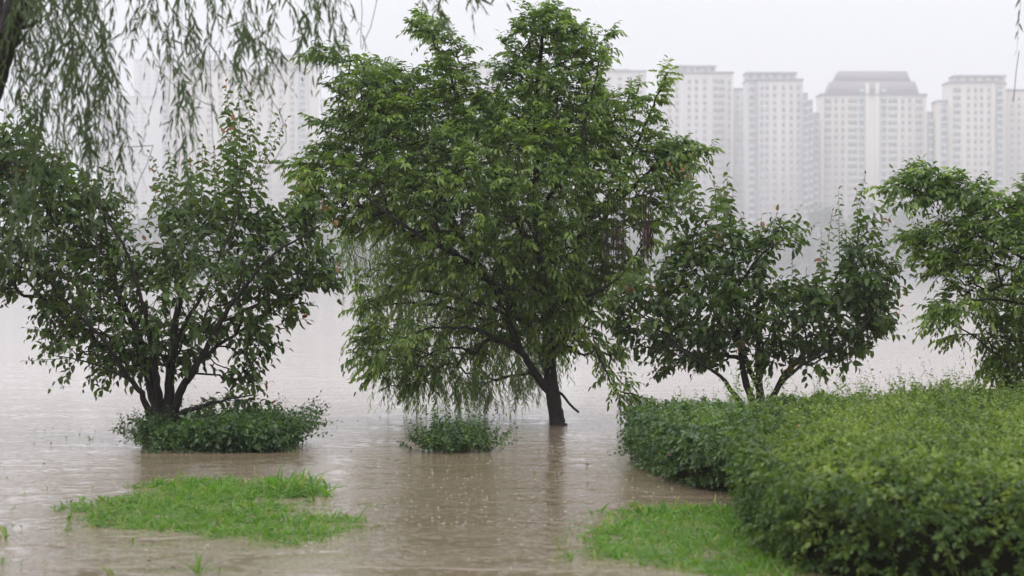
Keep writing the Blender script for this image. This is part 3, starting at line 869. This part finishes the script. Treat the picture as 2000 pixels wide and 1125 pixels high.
# ------------------------------------------------------------------ hedges and low plants
def mound(root, base, poly, top, nshoot, leaf, tmpl, mat, nleaf=8, edge=0.25, top_share=0.62, singles=300, young_top=0.4, skirt=0.0, core=True, lump=0.06):
    """a clipped mass of shoots over an outline on the ground"""
    poly = np.asarray(poly, float)
    def height(q):
        ed = edge_dist(poly, q)
        h = top * (1 - np.clip(1 - ed / edge, 0, 1) ** 2.2 * 0.40)
        return h + lump * (np.sin(q[:, 0] * 3.1 + q[:, 1] * 1.3) * np.sin(q[:, 1] * 2.3 - q[:, 0] * 0.7) + 0.5 * np.sin(q[:, 0] * 7 + 1) * np.sin(q[:, 1] * 6))
    TW, LV = MB(), Leaves()
    nt = int(nshoot * top_share)
    q, _ = fill_poly(poly, nt)
    S = np.column_stack([q, height(q) - 0.10 * rng.random(nt) - 0.03])
    D = rng.normal(size=(nt, 3)) * 0.55; D[:, 2] = np.abs(D[:, 2]) + 0.8
    shoots(LV, TW, S, D, rng.uniform(0.05, 0.13, nt), nleaf, leaf, sag=0.1, out=0.9, fwd=0.4, droop=0.1,
           tint=np.clip(rng.normal(size=nt) * 0.25 + 0.55, 0, 1), young=np.clip(rng.normal(size=nt) * 0.28 + young_top * (0.75 + 0.5 * np.sin(S[:, 0] * 4.1 + S[:, 1] * 2.2) * np.sin(S[:, 1] * 3.3 - S[:, 0])), 0, 0.9), twig=0.0012, jitter=0.3, flat=0.5)
    ns = nshoot - nt
    seg = np.roll(poly, -1, 0) - poly
    ln = np.linalg.norm(seg, axis=1)
    e = rng.choice(len(poly), ns, p=ln / ln.sum()); t = rng.random(ns)
    q = poly[e] + seg[e] * t[:, None]
    area = 0.5 * np.sum(poly[:, 0] * np.roll(poly[:, 1], -1) - np.roll(poly[:, 0], -1) * poly[:, 1])
    nrm = np.stack([seg[e][:, 1], -seg[e][:, 0]], 1) / ln[e][:, None] * (1 if area > 0 else -1)
    z = rng.random(ns) ** 0.8 * top * 0.95
    bulge = 0.07 * np.sin(q[:, 0] * 5 + z * 9) * np.sin(q[:, 1] * 4 + 2) + 0.06 * np.sin(z / top * 2.6) - 0.05
    q = q + nrm * (bulge - rng.random(ns) * 0.12)[:, None]
    S = np.column_stack([q, z])
    D = np.column_stack([nrm, np.zeros(ns)]) * 0.9 + rng.normal(size=(ns, 3)) * 0.45; D[:, 2] += 0.15
    shoots(LV, TW, S, D, rng.uniform(0.06, 0.15, ns), nleaf, leaf * 1.1, sag=0.25, out=0.8, fwd=0.5, droop=0.3,
           tint=np.clip(rng.normal(size=ns) * 0.25 + 0.35, 0, 1), young=np.clip(rng.normal(size=ns) * 0.22, 0, 0.8), twig=0.0012, jitter=0.3, flat=0.5)
    if core:  # solid dark filler stands in for the shaded twiggy inside
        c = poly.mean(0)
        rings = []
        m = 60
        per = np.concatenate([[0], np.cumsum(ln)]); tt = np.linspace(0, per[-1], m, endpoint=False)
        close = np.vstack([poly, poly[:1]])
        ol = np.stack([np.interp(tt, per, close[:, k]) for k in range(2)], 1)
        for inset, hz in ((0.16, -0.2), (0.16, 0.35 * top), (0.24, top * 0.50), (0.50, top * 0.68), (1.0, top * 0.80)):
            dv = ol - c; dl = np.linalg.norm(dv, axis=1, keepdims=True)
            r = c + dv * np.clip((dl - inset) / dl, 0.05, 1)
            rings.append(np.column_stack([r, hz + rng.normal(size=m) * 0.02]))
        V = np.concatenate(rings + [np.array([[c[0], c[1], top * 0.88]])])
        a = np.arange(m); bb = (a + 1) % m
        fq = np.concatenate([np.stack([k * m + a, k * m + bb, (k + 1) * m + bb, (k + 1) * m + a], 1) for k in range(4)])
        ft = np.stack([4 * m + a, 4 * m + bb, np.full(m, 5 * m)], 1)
        add("twig_shade_core", make_mesh("twig_shade_core", V - base, [fq, ft], M_CORE, smooth=True), root)
    return TW, LV, height


def sprigs(LV, TW, S, H, leaf, nleaf=9, lean=0.35, **kw):
    k = len(S)
    D = np.column_stack([rng.normal(size=(k, 2)) * lean, np.ones(k)])
    shoots(LV, TW, S, D, H, nleaf, leaf, sag=0.05, out=0.95, fwd=0.3, droop=0.1, twig=0.0016, jitter=0.2, flat=0.4, tipscale=0.5, **kw)


def flower(parent, base, p, r=0.024):
    LV = Leaves()
    for ring, (k, tilt, s) in enumerate(((5, 0.35, 1.0), (5, 0.9, 0.75), (3, 1.6, 0.5))):
        a = np.arange(k) * 6.283 / k + ring * 0.5 + rng.random() * 2
        axis = norm(np.array([-0.2 + rng.normal() * 0.3, -0.8, 0.6]))
        u = norm(np.cross(axis, UP)); v = np.cross(u, axis)
        lat = np.cos(a)[:, None] * u + np.sin(a)[:, None] * v
        LV.put(np.repeat(p[None], k, 0), lat + axis * tilt, axis - lat * tilt * 0.6, r * s, rng.random(k), 0.0)
    LV.build(parent, base, T_PETAL, M_PETAL, name="flower", singles=0)
    o = [c for c in COL.objects if c.parent == parent and c.name.startswith("flower")][-1]
    del o["kind"]


# clipped hedge in the right foreground
J_POLY = [(1.56, 13.0), (1.8, 12.65), (2.2, 12.55), (3.6, 12.5), (5.2, 12.9), (5.4, 17), (5.2, 21.6), (3.6, 21.9), (2.45, 21.6), (2.15, 20.6), (2.0, 19.2), (1.85, 17.8), (1.60, 16.7), (1.52, 15.4), (1.48, 14.0)]
base = np.array([3.0, 17.0, 0.0])
root = empty("hedge", base, "broad clipped yellow-green hedge filling the right foreground", "hedge")
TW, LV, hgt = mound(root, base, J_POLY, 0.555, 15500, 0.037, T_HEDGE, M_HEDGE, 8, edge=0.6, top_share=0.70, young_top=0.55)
q, _ = fill_poly(J_POLY, 420)
sprigs(LV, TW, np.column_stack([q, hgt(q) - 0.05]), rng.uniform(0.10, 0.22, 420), 0.034, tint=0.6, young=0.35)
q = np.column_stack([rng.uniform(1.9, 5.0, 150), rng.uniform(20.3, 21.8, 150)])
sprigs(LV, TW, np.column_stack([q, hgt(q) - 0.05]), rng.uniform(0.16, 0.44, 150), 0.036, 13, tint=0.6, young=0.4)
add("twigs", TW.mesh("twigs", M_GREENTWIG, False, base), root, kind="stuff")
LV.build(root, base, T_HEDGE, M_HEDGE, min_px=9)
for px, py, Y in ((1475, 898, 15.4), (1562, 838, 17.5), (1852, 828, 18.4)):
    flower(root, base, P(px, py, Y - 0.12), 0.032)

# darker rose bush at its far left corner
K_POLY = [(1.06, 20.6), (1.18, 19.3), (1.40, 18.0), (1.75, 17.6), (2.1, 18.6), (2.3, 20.5), (2.2, 22.2), (1.6, 22.5), (1.2, 22.0)]
base = np.array([1.6, 20.0, 0.0])
root = empty("rose_bush", base, "dark green bush with a few pink flowers at the hedge's far left end", "bush")
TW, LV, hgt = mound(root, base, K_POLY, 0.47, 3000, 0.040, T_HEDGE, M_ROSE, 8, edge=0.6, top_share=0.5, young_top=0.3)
q, _ = fill_poly(K_POLY, 130)
sprigs(LV, TW, np.column_stack([q, hgt(q) - 0.06]), rng.uniform(0.12, 0.3, 130), 0.036, 10, tint=0.6, young=0.3)
k = 30   # arching side shoots over the water
S = np.column_stack([rng.uniform(1.08, 1.25, k), rng.uniform(19.0, 21.6, k), rng.uniform(0.08, 0.3, k)])
shoots(LV, TW, S, np.column_stack([-np.ones(k), rng.normal(size=k) * 0.5, rng.uniform(0.0, 0.7, k)]), rng.uniform(0.12, 0.3, k), 10, 0.036, sag=0.4, out=0.9, fwd=0.4, droop=0.2, tint=0.5)
add("twigs", TW.mesh("twigs", M_GREENTWIG, False, base), root, kind="stuff")
LV.build(root, base, T_HEDGE, M_ROSE, min_px=8)
for px, py, Y in ((1327, 851, 19.2), (1292, 866, 19.6), (1311, 888, 18.75), (1296, 899, 19.0)):
    flower(root, base, P(px, py, Y - 0.15), 0.032)

# leafy mound round the foot of the left shrub
E_POLY = [(-3.45, 22.75), (-3.3, 22.3), (-2.95, 22.15), (-2.75, 21.95), (-2.35, 22.05), (-2.2, 21.98), (-2.05, 22.3), (-2.12, 23.2), (-2.5, 24.2), (-3.05, 24.3), (-3.4, 23.6)]
base = np.array([-2.8, 23.1, 0.0])
root = empty("ground_cover", base, "dark leafy mound of creepers around the foot of the left shrub", "plant")
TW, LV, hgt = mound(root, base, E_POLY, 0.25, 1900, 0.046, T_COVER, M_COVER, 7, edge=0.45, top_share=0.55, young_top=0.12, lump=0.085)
k = 105   # loose stems to the right, fewer to the left
S = np.column_stack([rng.uniform(-2.3, -1.95, k), rng.uniform(22.2, 23.6, k), rng.uniform(0.0, 0.2, k)])
shoots(LV, TW, S, np.column_stack([rng.uniform(0.1, 1.0, k), rng.normal(size=k) * 0.4, rng.uniform(0.3, 1.3, k)]), rng.uniform(0.22, 0.48, k), 12, 0.036, sag=0.25, out=0.9, fwd=0.4, droop=0.15, tint=0.6, twig=0.002)
k = 80
S = np.column_stack([rng.uniform(-3.6, -3.15, k), rng.uniform(22.3, 23.6, k), rng.uniform(0.0, 0.2, k)])
shoots(LV, TW, S, np.column_stack([-rng.uniform(0.0, 0.8, k), rng.normal(size=k) * 0.4, rng.uniform(0.3, 1.0, k)]), rng.uniform(0.14, 0.28, k), 10, 0.034, sag=0.25, out=0.9, fwd=0.4, droop=0.15, tint=0.5, twig=0.002)
k = 90   # stems trailing into the water in front
S = np.column_stack([rng.uniform(-3.4, -2.05, k), rng.uniform(21.9, 22.4, k), rng.uniform(0.0, 0.14, k)])
shoots(LV, TW, S, np.column_stack([rng.normal(size=k) * 0.6, -rng.uniform(0.2, 1.0, k), rng.uniform(-0.1, 0.9, k)]), rng.uniform(0.1, 0.24, k), 8, 0.042, sag=0.35, out=0.9, fwd=0.4, droop=0.15, twig=0.002)
q, _ = fill_poly(E_POLY, 120)
sprigs(LV, TW, np.column_stack([q, hgt(q) - 0.05]), rng.uniform(0.10, 0.28, 120), 0.038, 10, tint=0.55)
add("twigs", TW.mesh("twigs", M_GREENTWIG, False, base), root, kind="stuff")
LV.build(root, base, T_COVER, M_COVER, min_px=8)

# little half-drowned bush before the middle tree
base = np.array([-0.5, 22.3, 0.0])
root = empty("small_bush", base, "small half-drowned bush in front of the middle tree", "bush")
TW, LV = MB(), Leaves()
k = 260
S = np.column_stack([rng.normal(-0.52, 0.14, k), rng.normal(22.2, 0.18, k), rng.uniform(-0.03, 0.06, k)])
D = np.column_stack([(S[:, 0] + 0.52) * 1.7 + rng.normal(size=k) * 0.3, rng.normal(size=k) * 0.35, rng.uniform(0.5, 1.1, k)])
shoots(LV, TW, S, D, rng.uniform(0.14, 0.36, k), 14, 0.038, sag=0.15, out=0.9, fwd=0.4, droop=0.15, tint=np.clip(rng.normal(size=k) * .25 + .5, 0, 1), young=np.clip(rng.normal(size=k) * 0.3, 0, .7), twig=0.002)
k = 40
S = np.column_stack([rng.uniform(-0.85, -0.18, k), rng.normal(22.2, 0.2, k), np.full(k, 0.05)])
shoots(LV, TW, S, np.column_stack([rng.normal(size=(k, 2)) * 0.25, np.ones(k)]), rng.uniform(0.26, 0.46, k), 15, 0.034, sag=0.05, out=0.9, fwd=0.4, droop=0.1, tint=0.6, twig=0.002)
add("twigs", TW.mesh("twigs", M_GREENTWIG, False, base), root, kind="stuff")
LV.build(root, base, T_HEDGE, M_COVER, min_px=7, singles=220)


# ------------------------------------------------------------------ grass left above the water
def grass_island(label, polys, per_m2, hgt=0.062):
    LV = Leaves()
    for poly_px, f in polys:
        poly = np.array([G(x, y)[:2] for x, y in poly_px])
        area = abs(0.5 * np.sum(poly[:, 0] * np.roll(poly[:, 1], -1) - np.roll(poly[:, 0], -1) * poly[:, 1]))
        nclump = int(area * per_m2 / 9)
        q, ed = fill_poly(poly, nclump)
        keep = rng.random(nclump) < np.clip(ed / 0.10 + 0.25, 0, 1) * (0.55 + 0.45 * np.sin(q[:, 0] * 6 + 1) * np.sin(q[:, 1] * 4) + 0.3)
        q = q[keep]; n = len(q)
        q = q + rng.normal(size=(n, 2)) * 0.11 * (1 + (rng.random(n) < 0.4))[:, None] * (rng.random(n) < 0.26)[:, None]
        tc = np.clip(rng.normal(size=n) * 0.25 + 0.5, 0, 1)
        hc = hgt * f * (0.6 + 0.7 * rng.random(n))
        for j in range(9):
            o = q + rng.normal(size=(n, 2)) * 0.022
            d = np.column_stack([rng.normal(size=(n, 2)) * 0.85, np.full(n, 0.75)])
            p = np.column_stack([o, np.full(n, -0.012)])
            nn = np.column_stack([d[:, :2] * -0.6, np.ones(n) * 0.8]) + rng.normal(size=(n, 3)) * 0.3
            LV.put(p, d, nn, hc * (0.6 + 0.8 * rng.random(n)), np.clip(tc + rng.normal(size=n) * 0.15, 0, 1), (rng.random(n) < 0.10) * 0.9)
    p, d, n, s, t, y = LV.arrays()
    L1, L2 = Leaves(), Leaves()
    wide = rng.random(len(p)) < 0.55
    L1.put(p[~wide], d[~wide], n[~wide], s[~wide] * 1.25, t[~wide], y[~wide])
    L2.put(p[wide], d[wide], n[wide], s[wide] * 0.95, t[wide], y[wide])
    c = p.mean(0); c[2] = 0
    o = L1.build(None, c, T_BLADE, M_GRASS, name="grass", singles=0)
    o.location = c
    o["label"] = label; o["category"] = "grass"
    w = L2.build(o, c, T_BROAD, M_GRASS, name="broad_blades", singles=0)


grass_island("bright green grass patch rising from the water at lower left", [
    ([(100, 992), (180, 978), (260, 968), (340, 960), (430, 975), (560, 985), (620, 1010), (690, 1008), (722, 1026), (665, 1045), (600, 1066), (480, 1062), (380, 1045), (260, 1035), (150, 1025), (175, 1006)], 1.0),
    ([(268, 952), (330, 942), (410, 935), (480, 945), (560, 938), (560, 970), (430, 985), (350, 975)], 1.05),
    ([(500, 955), (560, 943), (610, 950), (645, 962), (610, 972), (530, 972)], 1.9)], 4800)
grass_island("bright green grass patch beside the hedge at lower right", [
    ([(1135, 1055), (1180, 1022), (1250, 1008), (1350, 1000), (1430, 1000), (1540, 1004), (1600, 1125), (1400, 1128), (1250, 1102), (1142, 1088)], 0.9),
    ([(1200, 1000), (1300, 992), (1420, 990), (1440, 1005), (1320, 1006), (1230, 1012)], 1.1)], 6800)


def weed(px, py, label, n=6, h=0.10, broad=False):
    base = G(px, py)
    LV = Leaves()
    p = np.repeat(base[None], n, 0) + np.column_stack([rng.normal(size=(n, 2)) * 0.015, np.full(n, -0.01)])
    d = np.column_stack([rng.normal(size=(n, 2)) * 0.35, np.ones(n)])
    LV.put(p, d, np.column_stack([-d[:, :2], np.ones(n)]) + rng.normal(size=(n, 3)) * 0.2, h * (0.6 + 0.7 * rng.random(n)), rng.random(n) * 0.7, (rng.random(n) < 0.2) * 0.8)
    o = LV.build(None, base, T_BROAD if broad else T_BLADE, M_GRASS, name="weed_tuft", singles=0)
    o.location = base
    del o["kind"]
    o["label"] = label; o["category"] = "weed"; o["group"] = "weed tufts standing in the shallow water"


weed(392, 1122, "tallest weed tuft at the bottom edge, left of the middle", 9, 0.16)
weed(425, 1118, "short weed tuft just right of the tallest one at the bottom edge", 4, 0.08)
weed(210, 1122, "broad-leaved weed tuft at the bottom edge below the left grass patch", 5, 0.08, True)
weed(6, 1050, "bent weed at the left edge of the water", 4, 0.14, True)
weed(4, 1102, "weed tuft in the lower left corner", 5, 0.07)
weed(44, 1106, "thin pale weed near the lower left corner", 3, 0.08)
weed(158, 1083, "tiny weed between the left grass patch and the bottom edge", 3, 0.04)
weed(1238, 988, "leafy weed standing off the far end of the right grass patch", 7, 0.06, True)
weed(1112, 1036, "small yellowish weed left of the right grass patch", 4, 0.05, True)
weed(92, 955, "tiny weed in open water beyond the left grass patch", 3, 0.03, True)
weed(175, 858, "low weed left of the leafy mound", 6, 0.06, True)
weed(318, 1118, "sparse weed tuft at the bottom edge between two larger ones", 5, 0.05)
weed(280, 1120, "faint weed tuft right of the broad-leaved one at the bottom edge", 4, 0.045)

# splashes of the rain drops
V, Fc, nv = [], [], 0
b = MB()
cnt_s = 460
px = np.concatenate([rng.uniform(600, 1340, 330), rng.uniform(0, 1400, cnt_s - 330)])
py = np.concatenate([rng.uniform(870, 1030, 330), rng.uniform(790, 1120, cnt_s - 330)])
g = G(px, py)
hgt_s = rng.uniform(0.006, 0.028, cnt_s) * (rng.random(cnt_s) < 0.22) + 0.002
b.sticks(g - np.array([0, 0, 0.004]), g + np.column_stack([rng.normal(size=(cnt_s, 2)) * 0.003, hgt_s]), 0.0016, 0.0006, 5)
for q, h in zip(g, hgt_s):
    r = rng.uniform(0.003, 0.013)
    a = np.arange(9) * 6.283 / 9
    ring = np.stack([q[0] + r * np.cos(a), q[1] + r * np.sin(a), np.full(9, 0.001)], 1)
    ring2 = np.stack([q[0] + r * 1.25 * np.cos(a), q[1] + r * 1.25 * np.sin(a), 0.0015 + 0.002 * rng.random(9)], 1)
    k = np.arange(9)
    b.put(np.concatenate([ring, ring2]), [np.stack([k, (k + 1) % 9, 9 + (k + 1) % 9, 9 + k], 1)])
add("rain_splashes", b.mesh("rain_splashes", M_SPLASH, True), kind="stuff", label="small splashes of rain drops on the brown water", category="splash")


# leaves and scraps drifting on the flood
LV = Leaves()
k = 150
g = G(np.concatenate([rng.uniform(0, 1400, 90), rng.uniform(60, 420, 60)]), np.concatenate([rng.uniform(800, 1122, 90), rng.uniform(835, 880, 60)]))
g[:, 2] = 0.004
LV.put(g, np.column_stack([rng.normal(size=(k, 2)), rng.normal(size=k) * 0.15]), np.column_stack([rng.normal(size=(k, 2)) * 0.3, np.ones(k)]), rng.uniform(0.015, 0.05, k), rng.random(k), (rng.random(k) < 0.3) * 0.9)
o = LV.build(None, np.zeros(3), T_HEDGE, M_COVER, name="floating_leaves", singles=0)
o["label"] = "small fallen leaves drifting on the flood water"; o["category"] = "leaves"


# ------------------------------------------------------------------ far bank: wood and towers
def far_wood():
    tv, tf = leaf_template(0.7, 0.3, 0.2)
    LV = Leaves()
    x = -240.0
    while x < 245:
        w = rng.uniform(6, 12)
        px = 1000 + x / 970 * F
        top = np.interp(px, [0, 250, 290, 420, 600, 1150, 1300, 1480, 1560, 1640, 1760, 1850, 2000], [430, 425, 392, 400, 420, 425, 455, 440, 425, 408, 412, 395, 420]) + rng.normal() * 9
        Yt = rng.uniform(957, 985)
        ht = CAMH + (HORIZON - top) / F * Yt
        for k in range(14):
            c = np.array([x + rng.normal() * w * 0.4, Yt + rng.normal() * 2, ht * rng.uniform(0.15, 0.92)])
            r = w * rng.uniform(0.32, 0.55)
            n = 130
            v = rand_vec(n)
            p = c + v * r * rng.uniform(0.75, 1.0, n)[:, None] * np.array([1, 0.8, 0.75])
            p[:, 2] = np.maximum(p[:, 2], 1.6)
            LV.put(p, rand_vec(n) + np.array([0, 0, -0.4]), v + UP * 0.4, rng.uniform(0.8, 1.7, n), np.clip(rng.random() * 0.6 + rng.normal(size=n) * 0.2, 0, 1), 0.0)
        x += w * rng.uniform(0.6, 1.0)
    o = LV.build(None, np.array([0, 970.0, 0]), (tv, tf), M_FARLEAF, name="far_wood", singles=0)
    o.location = (0, 970, 0)
    o["label"] = "misty belt of trees along the far river bank"; o["category"] = "wood"


far_wood()

FLOOR = 3.45
_win_cache = {}


def window_mesh(w, h, mat, frame):
    key = (round(w, 1), round(h, 1), mat.name)
    if key not in _win_cache:
        b = MB()
        b.box((-w / 2, -0.04, -h / 2), (w / 2, 0.2, h / 2))
        n = b.n
        b.box((-w / 2 - 0.15, -0.16, -h / 2 - 0.2), (w / 2 + 0.15, 0.2, -h / 2 - 0.003))
        me = b.mesh("window", [mat, frame])
        me.polygons.foreach_set("material_index", np.array([0] * 6 + [1] * 6, np.int32))
        _win_cache[key] = me
    return _win_cache[key]


def tower(label, Y, blocks, cols=(), strips=(), pils=(), roofs=(), caps=(), mans=(), wall=M_WALL, depth=18.0, low=452, single=True, wtop=None):
    """blocks/caps/roofs in photograph pixels (x0, x1, top[, bottom]) at distance Y"""
    fx = lambda v: (v - 1000) / F * Y
    fz = lambda v: CAMH + (HORIZON - v) / F * Y
    x0 = min(q[0] for q in blocks); x1 = max(q[1] for q in blocks)
    base = np.array([fx((x0 + x1) / 2), Y + depth / 2, 2.0])
    root = empty("tower_block", base, label, "tower", "tower blocks across the river")
    def part(name, a, c, mat):
        b = MB(); b.box(a, c); add(name, b.mesh(name, mat, False, base), root)
    for q in blocks:
        setb = q[3] if len(q) > 3 else 0.0
        part("wall", (fx(q[0]), Y + setb, 1.0), (fx(q[1]), Y + depth + setb * 0.5, fz(q[2])), wall)
        part("cornice", (fx(q[0]) - 0.35, Y + setb - 0.5, fz(q[2]) + 0.004), (fx(q[1]) + 0.35, Y + depth + setb * 0.5 + 0.3, fz(q[2]) + 0.75), M_ROOF)
    for q in caps:
        part("roof_storey", (fx(q[0]), Y + 2.5, fz(q[3])), (fx(q[1]), Y + depth - 2, fz(q[2]) - 0.9), wall)
        part("roof_slab", (fx(q[0]) - 0.5, Y + 1.9, fz(q[2]) - 0.896), (fx(q[1]) + 0.5, Y + depth - 1.4, fz(q[2])), M_ROOF)
        for k in range(6):
            xa = fx(q[0] + (q[1] - q[0]) * (k + 0.5) / 6)
            o = add("window", window_mesh(2.0, 1.5, M_GLASS, M_TRIM), root, Vector((xa, Y + 2.5, (fz(q[3]) + fz(q[2])) / 2)) - Vector(base))
    for xb0, xb1, yb, xt0, xt1, yt, y_in in mans:
        b = MB(); b.frustum(fx(xb0), fx(xb1), fz(yb), fx(xt0), fx(xt1), fz(yt), Y + y_in, Y + depth, 2.2)
        add("mansard_roof", b.mesh("mansard_roof", M_ROOF, False, base), root)
    for p0, p1, t in pils:
        part("pilaster", (fx(p0), Y - 0.45, 1.0), (fx(p1), Y + 0.1, fz(t)), M_TRIM)
    zlow = fz(low)
    joined = MB()
    for p0, p1, t in cols:
        z = fz(t) - 2.6
        w = fx(p1) - fx(p0)
        while z > zlow:
            if single:
                add("window", window_mesh(w, 2.0, M_GLASS if rng.random() < 0.66 else M_GLASS2, M_TRIM), root, Vector((fx((p0 + p1) / 2), Y, z)) - Vector(base))
            else:
                joined.box((fx(p0), Y - 0.05, z - 0.85), (fx(p1), Y + 0.1, z + 0.85))
            z -= FLOOR
    for p0, p1, t in strips:
        part("glazed_bay", (fx(p0), Y - 0.8, 1.0), (fx(p1), Y + 0.1, fz(t)), M_BAY)
        z = fz(t) - 2.4
        w = fx(p1) - fx(p0)
        while z > zlow:
            if single:
                b = _win_cache.get(("balc", round(w, 1)))
                if b is None:
                    m_ = MB(); m_.box((-w / 2 - 0.15, -1.3, -0.55), (w / 2 + 0.15, -0.6, 0.55)); b = m_.mesh("balcony", M_BALC); _win_cache[("balc", round(w, 1))] = b
                add("balcony", b, root, Vector((fx((p0 + p1) / 2), Y, z)) - Vector(base))
            z -= FLOOR
    if joined.n:
        add("windows", joined.mesh("windows", M_GLASS, False, base), root, kind="stuff")


def cols_of(xs, half, top):
    return [(x - half, x + half, top) for x in xs]


tower("widest pale tower with a stepped dark mansard roof", 1150,
      [(1603, 1810, 186), (1588, 1603, 222, 6.0), (1810, 1825, 220, 6.0)],
      [(1610, 1623, 186)] + cols_of([1633, 1646], 3.2, 186) + [(1656, 1674, 186), (1735, 1752, 186)] + cols_of([1763, 1777], 3.2, 186) + [(1787, 1801, 186)],
      [(1678, 1687, 168), (1721, 1730, 168), (1589.5, 1597, 226), (1813, 1821, 226)],
      [(1690, 1697, 162), (1709.5, 1717, 162), (1603.5, 1607, 190), (1806, 1809.5, 190), (1650, 1652.5, 188), (1754.5, 1757, 188)],
      mans=[(1617, 1796, 184, 1625, 1789, 158, 0.6), (1634, 1781, 157.5, 1641.5, 1774, 137, 3.4)])
b = None
tower("slim tower with a flat overhanging roof left of the mansard tower", 1130,
      [(1480, 1568, 157), (1458.5, 1479.5, 158, 2.0), (1568.5, 1578, 184, 3.0), (1578.5, 1589, 197, 5.0)],
      cols_of([1488, 1498, 1513, 1530, 1545, 1559], 3.0, 160),
      [(1463, 1473, 160), (1569.5, 1576.5, 188), (1580, 1587, 200)],
      [(1503.5, 1506, 160), (1520.5, 1523, 160), (1536.5, 1539, 160), (1551, 1553, 160)],
      caps=[(1459, 1556, 140, 157)], wall=M_WALL2)
tower("broad grey tower with a dark roof storey just right of the middle tree", 1160,
      [(1290, 1432, 143), (1432.5, 1458, 174, 4.0), (1268, 1289.5, 240, 5.0)],
      cols_of([1308, 1322, 1346, 1360, 1376], 3.2, 148) + [(1393, 1415, 148)] + cols_of([1441, 1451], 2.6, 180) + cols_of([1424], 2.4, 150),
      [(1273, 1283, 244)],
      [(1330, 1333, 146), (1385, 1388, 146), (1428, 1431.5, 146)],
      caps=[(1318, 1398, 127, 143)], wall=M_WALL2)
tower("tower with a flat roof slab behind the right-hand tree", 1140,
      [(1853, 1945, 162), (1945.5, 1966, 164, 2.0), (1833, 1852.5, 198, 3.0), (1966.5, 2060, 176, 4.0)],
      [(1861, 1876, 165)] + cols_of([1891, 1905, 1917, 1931], 3.0, 165) + cols_of([1977, 1990, 2003], 3.0, 182),
      [(1838, 1848, 202), (1947, 1957, 168)],
      [(1881, 1884, 165), (1911, 1913, 165), (1937.5, 1941, 165), (1898, 1900, 165)],
      caps=[(1866, 1965, 146, 162)])
tower("huge pale slab tower behind the willow twigs at left", 1300,
      [(330, 600, 138), (317.5, 329.5, 150, 3.0), (600.5, 618, 128, 2.0)],
      cols_of([345, 365, 387, 409, 431, 453, 475, 505, 527, 549, 571], 4.0, 142),
      [(319, 327, 152), (586, 596, 140)],
      [(336, 338.5, 140), (398, 400.5, 140), (462, 465, 140), (490, 493, 140), (560, 562.5, 140), (577, 580, 140)],
      caps=[(360, 440, 117, 138), (536, 612, 107, 138)], low=400)
tower("tower mostly hidden by the middle tree, left of its top", 1210, [(880, 990, 128)], cols_of([915, 935, 955, 970], 4, 132), single=False, wall=M_WALL2)
tower("flat-topped tower showing between the middle tree's right branches", 1260, [(1135, 1262, 140)], cols_of([1150, 1170, 1190, 1210, 1230, 1250], 4, 144), caps=[(1140, 1228, 135, 140)], single=False, wall=M_WALL2)
tower("distant tower glimpsed left of the middle tree", 1500, [(628, 720, 196)], cols_of([640, 655, 670, 690, 705], 3.5, 200), single=False, wall=M_WALL2)
tower("faint far tower in the mist at far left", 1950, [(262, 345, 118)], cols_of([275, 290, 305, 320], 4, 124), single=False, wall=M_WALL2, depth=25)
tower("low faint tower in the mist behind the left shrub's tips", 1800, [(190, 318, 190)], cols_of([205, 220, 235, 250, 265, 280], 4, 196), single=False, wall=M_WALL2, depth=25)

# ------------------------------------------------------------------ the rainy air
haze = MB()
haze.box((-1000, -40, -5.0), (1000, 2100, 190))
hz = bpy.data.materials.new("rain_haze")
hz.use_nodes = True
hn, hl = hz.node_tree.nodes, hz.node_tree.links
hn.clear()
ho = hn.new("ShaderNodeOutputMaterial")
hv = hn.new("ShaderNodeVolumePrincipled")
hv.inputs["Color"].default_value = (0.80, 0.81, 0.84, 1)
hv.inputs["Density"].default_value = 0.00066
hl.new(hv.outputs[0], ho.inputs["Volume"])
add("haze", haze.mesh("haze", hz), kind="stuff", label="pale rainy mist over the river", category="haze")
